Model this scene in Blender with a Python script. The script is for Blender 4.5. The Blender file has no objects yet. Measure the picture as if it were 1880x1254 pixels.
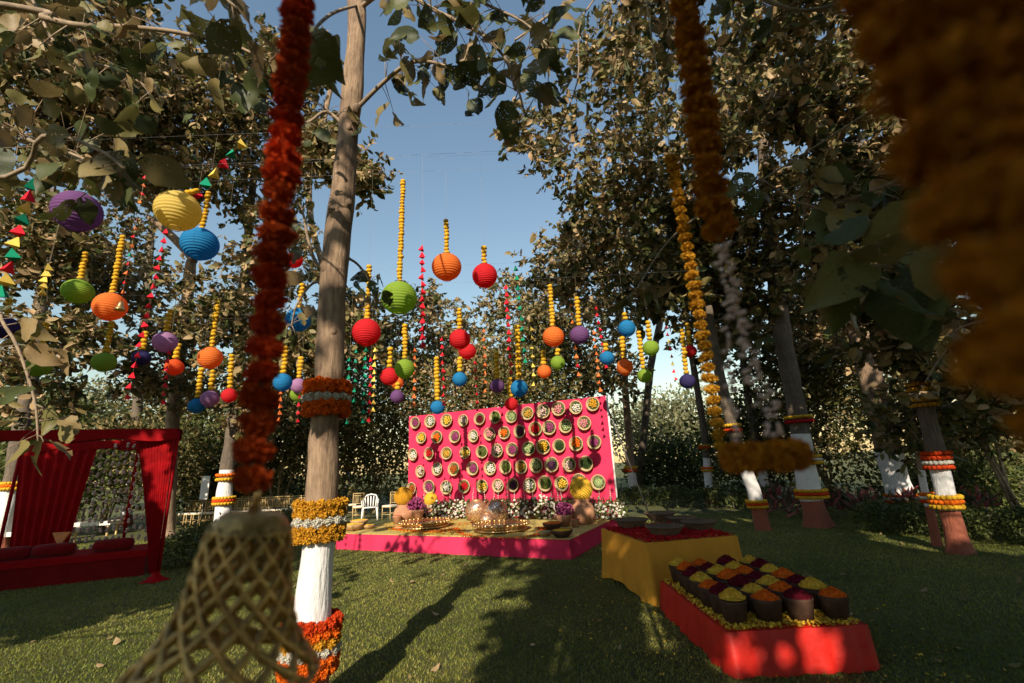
import bpy, math, random
import numpy as np
from mathutils import Vector, Matrix
R_ = math.radians
random.seed(7)
rng = np.random.default_rng(7)
scn = bpy.context.scene
COL = scn.collection

# ------------------------------------------------------------------ camera, sky, sun, exposure
PITCH, ROLL, FPX, CAMH = R_(15.3), R_(2.8), 835.0, 1.6
cF = Vector((0, math.cos(PITCH), math.sin(PITCH)))
cu = Vector((0, -math.sin(PITCH), math.cos(PITCH)))
cR = Vector((1, 0, 0)) * math.cos(ROLL) - cu * math.sin(ROLL)
cU = Vector((1, 0, 0)) * math.sin(ROLL) + cu * math.cos(ROLL)
cC = Vector((0, 0, CAMH))
cam_d = bpy.data.cameras.new('camera')
cam = bpy.data.objects.new('camera', cam_d); COL.objects.link(cam)
m = Matrix.Identity(4)
for i in range(3):
    m[i][0], m[i][1], m[i][2], m[i][3] = cR[i], cU[i], -cF[i], cC[i]
cam.matrix_world = m
cam_d.sensor_width = 36; cam_d.lens = FPX / 1880 * 36
cam_d.clip_start = 0.02; cam_d.clip_end = 800
cam_d.dof.use_dof = True; cam_d.dof.focus_distance = 8.0; cam_d.dof.aperture_fstop = 2.2
scn.camera = cam

SUN_AZ, SUN_EL = R_(-170), R_(29)          # azimuth clockwise from +Y: behind the camera, a little to the left
sdir = Vector((math.sin(SUN_AZ) * math.cos(SUN_EL), math.cos(SUN_AZ) * math.cos(SUN_EL), math.sin(SUN_EL)))
w = bpy.data.worlds.new('World'); scn.world = w; w.use_nodes = True
wn = w.node_tree.nodes; wn.clear()
sky = wn.new('ShaderNodeTexSky'); sky.sky_type = 'NISHITA'; sky.sun_disc = False
sky.sun_elevation = SUN_EL; sky.sun_rotation = SUN_AZ
sky.air_density = 1.8; sky.dust_density = 0.4; sky.ozone_density = 2.2
bg = wn.new('ShaderNodeBackground'); bg.inputs[1].default_value = 0.097
wo = wn.new('ShaderNodeOutputWorld')
w.node_tree.links.new(sky.outputs[0], bg.inputs[0]); w.node_tree.links.new(bg.outputs[0], wo.inputs[0])
sl = bpy.data.lights.new('sun', 'SUN'); sl.energy = 5.0; sl.angle = R_(0.53); sl.color = (1.0, 0.86, 0.68)
so = bpy.data.objects.new('sun', sl); COL.objects.link(so)
so.location = sdir * 60
so.rotation_euler = (-sdir).to_track_quat('-Z', 'Y').to_euler()
scn.view_settings.view_transform = 'Standard'; scn.view_settings.look = 'None'
scn.view_settings.exposure = 0.62; scn.view_settings.gamma = 1.0
scn.view_settings.use_curve_mapping = False

def ray(x, y): return cF + cR * ((x - 940) / FPX) + cU * ((627 - y) / FPX)
def at(x, y, Y):
    d = ray(x, y); return cC + d * (Y / d.y)
def gnd(x, y, z=0.0):
    d = ray(x, y); return cC + d * ((z - CAMH) / d.z)
def axial(P): return (Vector(P) - cC).dot(cF)
def pxm(px, P): return px * axial(P) / FPX      # pixels at P -> metres

# ------------------------------------------------------------------ materials
MATS = {}
def nodes_of(name):
    mt = bpy.data.materials.new(name); mt.use_nodes = True
    nt = mt.node_tree; b = nt.nodes['Principled BSDF']
    return mt, nt, b
def noise(nt, scale, detail=4, rough=.6, coord='Object'):
    tc = nt.nodes.new('ShaderNodeTexCoord'); n = nt.nodes.new('ShaderNodeTexNoise')
    n.inputs['Scale'].default_value = scale; n.inputs['Detail'].default_value = detail; n.inputs['Roughness'].default_value = rough
    nt.links.new(tc.outputs[coord], n.inputs['Vector']); return n
def ramp(nt, src, stops):
    r = nt.nodes.new('ShaderNodeValToRGB'); e = r.color_ramp.elements
    while len(e) < len(stops): e.new(0.5)
    for k, (p, c) in enumerate(stops): e[k].position = p; e[k].color = (*c, 1)
    nt.links.new(src, r.inputs[0]); return r
def bump(nt, b, src, strength, dist=.02):
    bp = nt.nodes.new('ShaderNodeBump'); bp.inputs['Strength'].default_value = strength; bp.inputs['Distance'].default_value = dist
    nt.links.new(src, bp.inputs['Height']); nt.links.new(bp.outputs[0], b.inputs['Normal'])
def simple(name, col, rough=.8, var=.25, scale=8, metallic=0, bstr=.3, translucent=0, coord='Object', bdist=.02, sheen=0):
    if name in MATS: return MATS[name]
    mt, nt, b = nodes_of(name)
    n = noise(nt, scale, coord=coord)
    c = np.array(col)
    r = ramp(nt, n.outputs[0], [(.3, tuple(c * (1 - var))), (.7, tuple(np.minimum(c * (1 + var), .95)))])
    nt.links.new(r.outputs[0], b.inputs['Base Color'])
    b.inputs['Roughness'].default_value = rough; b.inputs['Metallic'].default_value = metallic
    if rough > .6 and not metallic: b.inputs['Specular IOR Level'].default_value = .12
    if sheen: b.inputs['Sheen Weight'].default_value = sheen
    if bstr: bump(nt, b, n.outputs[0], bstr, bdist)
    if translucent:
        tr = nt.nodes.new('ShaderNodeBsdfTranslucent'); mx = nt.nodes.new('ShaderNodeMixShader')
        mx.inputs[0].default_value = translucent
        nt.links.new(r.outputs[0], tr.inputs[0]); nt.links.new(b.outputs[0], mx.inputs[1]); nt.links.new(tr.outputs[0], mx.inputs[2])
        nt.links.new(mx.outputs[0], nt.nodes['Material Output'].inputs[0])
    MATS[name] = mt; return mt

def leaf_mat(name, stops, translucent=.3, holes=False, rough=.55):
    mt, nt, b = nodes_of(name)
    at_ = nt.nodes.new('ShaderNodeAttribute'); at_.attribute_name = 'tone'
    oi = nt.nodes.new('ShaderNodeObjectInfo')
    n = noise(nt, 22, 3)
    ad = nt.nodes.new('ShaderNodeMath'); ad.operation = 'MULTIPLY_ADD'; ad.inputs[1].default_value = .35
    nt.links.new(n.outputs[0], ad.inputs[0])
    if holes:
        nt.links.new(oi.outputs['Random'], ad.inputs[2])
    else:
        nt.links.new(at_.outputs['Fac'], ad.inputs[2])
    sb = nt.nodes.new('ShaderNodeMath'); sb.operation = 'SUBTRACT'; sb.inputs[1].default_value = .17
    nt.links.new(ad.outputs[0], sb.inputs[0])
    r = ramp(nt, sb.outputs[0], stops)
    nt.links.new(r.outputs[0], b.inputs['Base Color']); b.inputs['Roughness'].default_value = rough
    b.inputs['Specular IOR Level'].default_value = .35
    tr = nt.nodes.new('ShaderNodeBsdfTranslucent'); nt.links.new(r.outputs[0], tr.inputs[0])
    mx = nt.nodes.new('ShaderNodeMixShader'); mx.inputs[0].default_value = translucent
    nt.links.new(b.outputs[0], mx.inputs[1]); nt.links.new(tr.outputs[0], mx.inputs[2])
    out = mx.outputs[0]
    if holes:
        h = noise(nt, 26, 2); hr = ramp(nt, h.outputs[0], [(.66, (0, 0, 0)), (.67, (1, 1, 1))])
        tp = nt.nodes.new('ShaderNodeBsdfTransparent'); m2 = nt.nodes.new('ShaderNodeMixShader')
        nt.links.new(hr.outputs[0], m2.inputs[0]); nt.links.new(out, m2.inputs[1]); nt.links.new(tp.outputs[0], m2.inputs[2]); out = m2.outputs[0]
    nt.links.new(out, nt.nodes['Material Output'].inputs[0])
    return mt

TAN, OLV, GRN, DGR = (.42, .29, .155), (.17, .145, .045), (.07, .085, .02), (.035, .05, .014)
M_leaf_dry = leaf_mat('dry teak leaves', [(0, DGR), (.25, GRN), (.45, OLV), (.7, (.28, .205, .09)), (.95, TAN)], .22)
M_leaf_mix = leaf_mat('olive leaves', [(0, DGR), (.35, GRN), (.65, OLV), (1, (.30, .22, .10))], .25)
M_leaf_green = leaf_mat('green leaves', [(0, DGR), (.5, GRN), (1, (.13, .16, .035))], .25)
M_leaf_far = leaf_mat('distant pale leaves', [(0, (.10, .12, .05)), (.5, (.18, .19, .09)), (1, (.3, .28, .16))], .3)  # paler leaf colours stand in for distance haze
M_leaf_big = leaf_mat('large teak leaf', [(0, DGR), (.35, GRN), (.65, OLV), (1, (.26, .18, .085))], .22, holes=True)
M_croton = leaf_mat('croton leaves', [(0, (.04, .06, .02)), (.5, (.07, .06, .025)), (.75, (.22, .05, .05)), (1, (.42, .10, .10))], .2)
M_grass_blade = leaf_mat('grass blades', [(0, (.075, .115, .015)), (.5, (.18, .205, .030)), (1, (.36, .32, .08))], .3)

def bark_mat(name, c1, c2):
    mt, nt, b = nodes_of(name)
    tc = nt.nodes.new('ShaderNodeTexCoord'); mp = nt.nodes.new('ShaderNodeMapping'); mp.inputs['Scale'].default_value = (9, 9, 1.2)
    n = nt.nodes.new('ShaderNodeTexNoise'); n.inputs['Scale'].default_value = 4; n.inputs['Detail'].default_value = 8; n.inputs['Roughness'].default_value = .7
    nt.links.new(tc.outputs['Object'], mp.inputs[0]); nt.links.new(mp.outputs[0], n.inputs['Vector'])
    n2 = noise(nt, 3.5, 4)
    mx = nt.nodes.new('ShaderNodeMath'); mx.operation = 'MULTIPLY_ADD'; mx.inputs[1].default_value = .6
    nt.links.new(n.outputs[0], mx.inputs[0]); 
    m2 = nt.nodes.new('ShaderNodeMath'); m2.operation = 'MULTIPLY'; m2.inputs[1].default_value = .4
    nt.links.new(n2.outputs[0], m2.inputs[0]); nt.links.new(m2.outputs[0], mx.inputs[2])
    r = ramp(nt, mx.outputs[0], [(.35, c1), (.62, c2)])
    nt.links.new(r.outputs[0], b.inputs['Base Color']); b.inputs['Roughness'].default_value = .9
    bump(nt, b, mx.outputs[0], 1.0, .035); return mt
M_bark = bark_mat('tree bark', (.075, .045, .028), (.36, .25, .16))  # bark grain; its strong light-dark mottling also imitates dappled leaf shade
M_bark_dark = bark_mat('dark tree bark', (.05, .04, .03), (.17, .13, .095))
def paint_mat(name, col, chip):
    mt, nt, b = nodes_of(name)
    n = noise(nt, 16, 8, .75); r = ramp(nt, n.outputs[0], [(.28, chip), (.36, tuple(np.array(col) * .85)), (.6, col)])
    tc = nt.nodes.new('ShaderNodeTexCoord'); mp = nt.nodes.new('ShaderNodeMapping'); mp.inputs['Scale'].default_value = (12, 12, 2)
    n2 = nt.nodes.new('ShaderNodeTexNoise'); n2.inputs['Scale'].default_value = 4; n2.inputs['Detail'].default_value = 6
    nt.links.new(tc.outputs['Object'], mp.inputs[0]); nt.links.new(mp.outputs[0], n2.inputs['Vector'])
    nt.links.new(r.outputs[0], b.inputs['Base Color']); b.inputs['Roughness'].default_value = .85
    bump(nt, b, n2.outputs[0], .8, .02); return mt
M_white_paint = paint_mat('limewash', (.70, .70, .70), (.28, .22, .17))
M_ochre = paint_mat('red oxide paint', (.30, .085, .045), (.15, .07, .045))
M_twig = simple('twig bark', (.26, .20, .14), .9, .35, 14)

M_pink = simple('pink cloth', (.58, .034, .095), .95, .1, 3, bstr=.25, bdist=.05)
M_red_cloth = simple('red drape cloth', (.30, .001, .004), .7, .15, 4, bstr=.2, translucent=.12)
M_red_box = simple('red satin cloth', (.50, .012, .006), .5, .12, 3, bstr=.3, bdist=.05)
M_yellow_cloth = simple('mustard cloth', (.60, .28, .032), .65, .1, 3, bstr=.35, bdist=.06)
M_mat_yellow = simple('pale yellow carpet', (.50, .39, .13), .95, .25, 30, bstr=.5)
M_thread = simple('jute thread', (.35, .28, .18), .9, .1, 30, bstr=0)
M_wire = simple('wire', (.16, .16, .17), .5, .1, 30, bstr=0, metallic=.5)
M_basket = simple('woven cane', (.44, .33, .18), .8, .35, 40, bstr=.6)
M_basket_dark = simple('dark woven cane', (.15, .10, .065), .8, .4, 45, bstr=.8)
M_terracotta = simple('terracotta clay', (.40, .20, .115), .85, .2, 9)
M_potdark = simple('dark clay pot', (.075, .042, .028), .8, .3, 10)
M_brass = simple('brushed brass', (.62, .40, .17), .34, .2, 14, metallic=.9, bstr=.2)
M_brass_old = simple('aged brass', (.44, .27, .085), .38, .5, 22, metallic=.75, bstr=.5)
M_gold_chair = simple('gilded chair wood', (.52, .37, .16), .5, .2, 10, bstr=.1)
M_cushion = simple('ivory cushion', (.7, .66, .58), .9, .1, 10)
M_plastic = simple('white plastic', (.72, .72, .70), .4, .05, 6, bstr=0)
M_wood = simple('pale carved wood', (.42, .26, .13), .7, .3, 16)
FLC = dict(yellow=(.78, .46, .035), orange=(.92, .18, .012), deep=(.70, .07, .012), white=(.74, .72, .62), red=(.55, .015, .02), magenta=(.36, .065, .19),
           pink=(.68, .28, .28), blush=(.76, .56, .47), lime=(.40, .50, .22), green=(.13, .17, .035), dkgreen=(.04, .075, .02), plum=(.11, .035, .085),
           ochre=(.62, .36, .05), rust=(.48, .11, .02), dred=(.16, .008, .02), lemon=(.88, .56, .06), golden=(.70, .36, .03), marig=(.56, .20, .010), burnt=(.60, .085, .012))
def fl(c): return simple('petals ' + c, tuple(v * .82 for v in FLC[c]), .85, .3, 40, bstr=.4, translucent=.12)
LAN = dict(purple=(.22, .10, .27), yellow=(.80, .62, .17), blue=(.03, .27, .56), green=(.30, .46, .06), orange=(.85, .24, .05), indigo=(.06, .05, .17),
           lavender=(.50, .27, .48), red=(.70, .028, .038), vermilion=(.80, .12, .03))
def lan(c): return simple('paper ' + c, LAN[c], .7, .05, 5, bstr=0, translucent=.5)
PEN = dict(red=(.72, .02, .04), green=(.01, .27, .15), yellow=(.80, .60, .12), orange=(.85, .2, .05))
def pen(c): return simple('felt ' + c, PEN[c], .85, .1, 20, bstr=0, translucent=.2)

# ------------------------------------------------------------------ builders
class MB:
    def __init__(s): s.v = []; s.f = []
    def add(s, v, f):
        o = len(s.v); s.v += [tuple(p) for p in v]; s.f += [tuple(i + o for i in q) for q in f]
    def box(s, c, d, M=None):
        x, y, z = d[0] / 2, d[1] / 2, d[2] / 2
        v = [Vector((c[0] + a * x, c[1] + b * y, c[2] + e * z)) for e in (-1, 1) for a, b in ((-1, -1), (1, -1), (1, 1), (-1, 1))]
        if M: v = [M @ p for p in v]
        s.add(v, [(3, 2, 1, 0), (4, 5, 6, 7), (0, 1, 5, 4), (1, 2, 6, 5), (2, 3, 7, 6), (3, 0, 4, 7)])
    def tube(s, pts, rad, n=8, cap=True, wob=0):
        pts = [Vector(p) for p in pts]; v = []; f = []
        up = Vector((.31, .22, .93)).normalized()
        for i, p in enumerate(pts):
            t = (pts[min(i + 1, len(pts) - 1)] - pts[max(i - 1, 0)]).normalized()
            a = t.cross(up); a = a.normalized() if a.length > 1e-4 else Vector((1, 0, 0)); b = t.cross(a)
            for k in range(n):
                th = 2 * math.pi * k / n
                r = rad[i] * (1 + (wob * random.uniform(-1, 1) if wob else 0))
                v.append(p + (a * math.cos(th) + b * math.sin(th)) * r)
        for i in range(len(pts) - 1):
            for k in range(n):
                f.append((i * n + k, i * n + (k + 1) % n, (i + 1) * n + (k + 1) % n, (i + 1) * n + k))
        if cap: f.append(tuple(range(n - 1, -1, -1))); f.append(tuple((len(pts) - 1) * n + k for k in range(n)))
        s.add(v, f)
    def lathe(s, prof, n=24, M=None, ripple=0, rn=0):
        v = []; f = []
        for r, z in prof:
            for k in range(n):
                th = 2 * math.pi * k / n
                rr = r * (1 + ripple * math.cos(rn * th)) if ripple else r
                p = Vector((rr * math.cos(th), rr * math.sin(th), z)); v.append(M @ p if M else p)
        for i in range(len(prof) - 1):
            for k in range(n):
                f.append((i * n + k, i * n + (k + 1) % n, (i + 1) * n + (k + 1) % n, (i + 1) * n + k))
        s.add(v, f)
    def ball(s, c, r, n=8, m_=5, sq=1.0, jit=0):
        v = [(c[0], c[1], c[2] - r * sq)]; f = []
        for i in range(1, m_):
            ph = math.pi * i / m_
            for k in range(n):
                th = 2 * math.pi * (k + .5 * (i % 2)) / n; j = 1 + random.uniform(-jit, jit)
                v.append((c[0] + r * j * math.sin(ph) * math.cos(th), c[1] + r * j * math.sin(ph) * math.sin(th), c[2] - r * j * sq * math.cos(ph)))
        v.append((c[0], c[1], c[2] + r * sq)); L = len(v) - 1
        for k in range(n): f.append((0, 1 + (k + 1) % n, 1 + k)); f.append((L, L - n + k, L - n + (k + 1) % n))
        for i in range(m_ - 2):
            for k in range(n):
                a = 1 + i * n
                f.append((a + k, a + (k + 1) % n, a + n + (k + 1) % n, a + n + k))
        s.add(v, f)
    def mesh(s, name, org=(0, 0, 0), smooth=True):
        me = bpy.data.meshes.new(name)
        me.from_pydata([(p[0] - org[0], p[1] - org[1], p[2] - org[2]) for p in s.v], [], s.f)
        if smooth: me.polygons.foreach_set('use_smooth', [True] * len(me.polygons))
        me.update(); return me
    def build(s, name, mat, parent=None, smooth=True, org=None):
        o_ = parent_world(parent) if parent else Vector(org or (0, 0, 0))
        me = s.mesh(name, o_, smooth); me.materials.append(mat)
        o = bpy.data.objects.new(name, me); COL.objects.link(o)
        if parent: o.parent = parent
        else: o.location = o_
        return o
def parent_world(p):
    l = Vector((0, 0, 0))
    while p: l += p.location; p = p.parent
    return l
def tag(o, label=None, cat=None, group=None, kind=None):
    if label: o['label'] = label
    if cat: o['category'] = cat
    if group: o['group'] = group
    if kind: o['kind'] = kind
    return o
def empty(name, loc, label, cat, group=None, rot=None):
    o = bpy.data.objects.new(name, None); COL.objects.link(o); o.location = loc; o.empty_display_size = .1
    if rot is not None: o.rotation_euler = rot
    return tag(o, label, cat, group)
def inst(name, me, mat, parent, loc=(0, 0, 0), rot=(0, 0, 0), scale=1.0):
    """object that shares mesh data and has its own material; loc is local to the parent"""
    if not me.materials: me.materials.append(mat)
    o = bpy.data.objects.new(name, me); COL.objects.link(o); o.parent = parent
    o.location = loc; o.rotation_euler = rot
    o.scale = (scale,) * 3 if isinstance(scale, (int, float)) else scale
    o.material_slots[0].link = 'OBJECT'; o.material_slots[0].material = mat
    return o
def np_mesh(name, V, F, tone=None, mat=None, smooth=True):
    me = bpy.data.meshes.new(name); k = F.shape[1]
    me.vertices.add(len(V)); me.vertices.foreach_set('co', V.astype(np.float32).ravel())
    me.loops.add(F.size); me.loops.foreach_set('vertex_index', F.astype(np.int32).ravel())
    me.polygons.add(len(F)); me.polygons.foreach_set('loop_start', np.arange(0, F.size, k, dtype=np.int32))
    if smooth: me.polygons.foreach_set('use_smooth', np.ones(len(F), dtype=bool))
    me.update(calc_edges=True); me.validate()
    if tone is not None:
        a = me.attributes.new('tone', 'FLOAT', 'POINT'); a.data.foreach_set('value', tone.astype(np.float32))
    if mat: me.materials.append(mat)
    return me

# leaf template: x along the blade, y across, z curl
LT = np.array([[0, 0, 0], [.35, -.27, .05], [.38, 0, -.02], [.35, .27, .05], [.72, -.21, .0], [.74, 0, -.07], [.72, .21, .0], [1.0, 0, -.16]])
LF = np.array([[0, 1, 2], [0, 2, 3], [1, 4, 5], [1, 5, 2], [2, 5, 6], [2, 6, 3], [4, 7, 5], [5, 7, 6]])
LT2 = np.array([[0, 0, 0], [.45, -.28, .04], [.5, 0, -.03], [.45, .28, .04], [1, 0, -.12]])
LF2 = np.array([[0, 1, 2], [0, 2, 3], [1, 4, 2], [2, 4, 3]])
def leaves_mesh(name, P, A, size, mat, simple_=False, spread=1.0, narrow=1.0, tone=None):
    """P base points, A axis directions, size lengths"""
    n = len(P); T, Fc = (LT2, LF2) if simple_ else (LT, LF)
    A = A / np.linalg.norm(A, axis=1, keepdims=True)
    rv = rng.normal(size=(n, 3)) * spread + np.array([0, 0, .6])
    B = np.cross(A, rv); B /= np.linalg.norm(B, axis=1, keepdims=True) + 1e-9
    N = np.cross(A, B)
    curl = rng.uniform(-.4, 2.6, n)
    S = size[:, None]
    V = (P[:, None, :] + (T[None, :, 0, None] * A[:, None, :] + T[None, :, 1, None] * narrow * B[:, None, :] + (T[None, :, 2] * curl[:, None])[..., None] * N[:, None, :]) * S[..., None])
    V = V.reshape(-1, 3)
    F = (Fc[None] + (np.arange(n) * len(T))[:, None, None]).reshape(-1, 3)
    if tone is None: tone = np.clip(rng.normal(.51, .34, n), 0, 1)
    return np_mesh(name, V, F, np.repeat(tone, len(T)), mat)
def smooth_path(P, sub=4):
    P = [Vector(p) for p in P]; out = []
    for i in range(len(P) - 1):
        a, b, c, d = P[max(i - 1, 0)], P[i], P[i + 1], P[min(i + 2, len(P) - 1)]
        for k in range(sub):
            t = k / sub
            out.append(.5 * ((2 * b) + (c - a) * t + (2 * a - 5 * b + 4 * c - d) * t * t + (3 * b - a - 3 * c + d) * t ** 3))
    out.append(P[-1]); return out

# flowers (shared meshes)
def pompon(name, n=80, seed=1, tight=.55):
    r_ = random.Random(seed); mb = MB(); mb.ball((0, 0, 0), .37, 10, 6, .9)
    for k in range(n):
        z = 1 - 2 * (k + .5) / n; th = k * 2.39996; rr = math.sqrt(1 - z * z)
        d = Vector((rr * math.cos(th), rr * math.sin(th), z)) + Vector((r_.uniform(-.15, .15), r_.uniform(-.15, .15), r_.uniform(-.15, .15))); d.normalize()
        t = d.cross(Vector((r_.uniform(-1, 1), r_.uniform(-1, 1), r_.uniform(-1, 1)))).normalized(); b = d.cross(t)
        L = r_.uniform(.43, .55); wd = r_.uniform(.06, .10); e = r_.uniform(-.08, .08)
        v = [d * .28 - t * wd * .5, d * .28 + t * wd * .5, d * L * .82 + t * wd + b * .02, d * L + t * wd * .5 + b * e, d * L - t * wd * .5 + b * e, d * L * .82 - t * wd + b * .02]
        mb.add(v, [(0, 1, 2, 5), (5, 2, 3, 4)])
    return mb.mesh(name, smooth=False)
ME_marigold = [pompon('marigold', 190, s) for s in (1, 2, 3)]          # diameter 1
def bud_mesh(seed):
    random.seed(seed); mb = MB(); mb.ball((0, 0, 0), .5, 9, 6, .85, .16); return mb.mesh('small_marigold')
ME_bud = [bud_mesh(s) for s in (5, 6, 7)]

def strand_mb(mb, a, b, d, squash=.62):
    """beads of flowers threaded from a to b"""
    a, b = Vector(a), Vector(b); L = (b - a).length; n = max(2, int(L / (d * squash)))
    for k in range(n):
        p = a.lerp(b, (k + .5) / n) + Vector((random.uniform(-1, 1), random.uniform(-1, 1), 0)) * d * .06
        mb.ball(p, d * .5 * random.uniform(.86, 1.1), 9, 5, .72, .13)
    return n

# ------------------------------------------------------------------ ground
gm, nt, b = nodes_of('lawn')
n1 = noise(nt, 160, 6, .8); n2 = noise(nt, .9, 5, .6)
mxa = nt.nodes.new('ShaderNodeMath'); mxa.operation = 'MULTIPLY_ADD'; mxa.inputs[1].default_value = .5
h2 = nt.nodes.new('ShaderNodeMath'); h2.operation = 'MULTIPLY'; h2.inputs[1].default_value = .5
nt.links.new(n1.outputs[0], mxa.inputs[0]); nt.links.new(n2.outputs[0], h2.inputs[0]); nt.links.new(h2.outputs[0], mxa.inputs[2])
r = ramp(nt, mxa.outputs[0], [(.33, (.03, .042, .008)), (.5, (.08, .088, .016)), (.64, (.16, .135, .04))])
nt.links.new(r.outputs[0], b.inputs['Base Color']); b.inputs['Roughness'].default_value = .95
bump(nt, b, n1.outputs[0], 1.0, .03)
def undulate(x, y): return 0.0
gb = MB(); gb.add([(-250, -120, 0), (250, -120, 0), (250, 420, 0), (-250, 420, 0)], [(0, 1, 2, 3)])
g = gb.build('lawn', gm, smooth=False); tag(g, kind='structure')
# grass blades
def grass(n):
    u = rng.random(n); Y = 1.7 + 12.5 * u ** 1.5; X = (rng.random(n) * 2 - 1) * (1.15 * Y + 1.0)
    P = np.stack([X, Y, np.zeros(n)], 1)
    th = rng.random(n) * 6.283; h = rng.uniform(.012, .028, n) ; wd = rng.uniform(.0025, .005, n) * (.6 + .14 * Y)
    le = rng.normal(size=(n, 2)) * .012
    dx = np.stack([np.cos(th), np.sin(th), np.zeros(n)], 1)
    V = np.stack([P - dx * wd[:, None], P + dx * wd[:, None], P + np.stack([le[:, 0], le[:, 1], h], 1)], 1).reshape(-1, 3)
    F = np.arange(3 * n).reshape(-1, 3)
    patch = .5 + .12 * np.sin(X * .6 + 2) * np.sin(Y * .5) + .24 * np.sin(X * 1.7 + 1.3 * np.sin(Y * 1.1)) * np.cos(Y * 1.3 + .7 * np.sin(X * 2.1))
    tone = np.clip(patch + rng.normal(0, .22, n), 0, 1)
    me = np_mesh('grass', V, F, np.repeat(tone, 3), M_grass_blade, smooth=False)
    o = bpy.data.objects.new('grass', me); COL.objects.link(o)
    tag(o, 'short mown grass of the lawn', 'grass', kind='stuff')
grass(430000)
def litter(n):
    q = np.random.default_rng(77); Y = q.uniform(2.6, 13, n); X = q.uniform(-1, 1, n) * (1.0 * Y); P = np.stack([X, Y, np.full(n, .02)], 1)
    az = q.random(n) * 6.283; A = np.stack([np.cos(az), np.sin(az), q.uniform(-.05, .25, n)], 1)
    me = leaves_mesh('fallen_leaves', P, A, q.uniform(.04, .13, n), M_leaf_dry, False, .12, tone=q.uniform(.4, 1, n))
    o = bpy.data.objects.new('fallen_leaves', me); COL.objects.link(o); tag(o, 'few dry brown leaves fallen on the lawn', 'leaves', kind='stuff')
litter(170)

# ------------------------------------------------------------------ trees
PT_SHADE = 'trees round the photographer'
SUN_GAPS = []
for (x, y, Y, r_) in ((733, 547, 5.6, .28), (738, 440, 5.6, .14), (740, 360, 5.6, .14), (735, 490, 5.6, .14), (1245, 350, 1.45, .04), (1260, 430, 1.45, .05), (1292, 610, 1.45, .04), (1312, 730, 1.45, .04), (531, 95, .66, .07), (512, 365, .66, .06), (470, 830, .66, .06), (1275, 500, 1.45, .07), (1236, 290, 1.45, .03),
                      (1342, 1195, 4.0, .04), (1380, 1192, 4.0, .05), (1440, 1205, 4.0, .02), (1505, 1190, 4.0, .12), (1480, 1110, 4.1, .05), (1420, 1075, 4.9, .0), (1150, 1020, 6.6, .03), (1125, 1000, 6.9, .03), (1230, 1005, 5.8, .0), (1180, 970, 6.2, .02), (1130, 1190, 4.7, .02), (960, 1110, 6, .04), (870, 1130, 5.8, .05), (1730, 890, 7.6, .35), (1735, 960, 7.6, .3), (1645, 890, 11.5, .4), (1690, 720, 7.6, .25), (1380, 890, 10.7, .25), (1700, 930, 7.7, .25), (1820, 980, 8, .6), (290, 900, 8.3, .25), (275, 830, 8.3, .25)):
    SUN_GAPS.append((np.array(at(x, y, Y)), r_))
SDN = np.array(sdir)
def in_gap(P, size):
    keep = np.ones(len(P), bool)
    for c, r_ in SUN_GAPS:
        d = P - c; t = d @ SDN; dist = np.linalg.norm(d - t[:, None] * SDN, axis=1)
        keep &= ~((t > .3) & (dist < r_ + .35 * size))
    return keep
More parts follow.
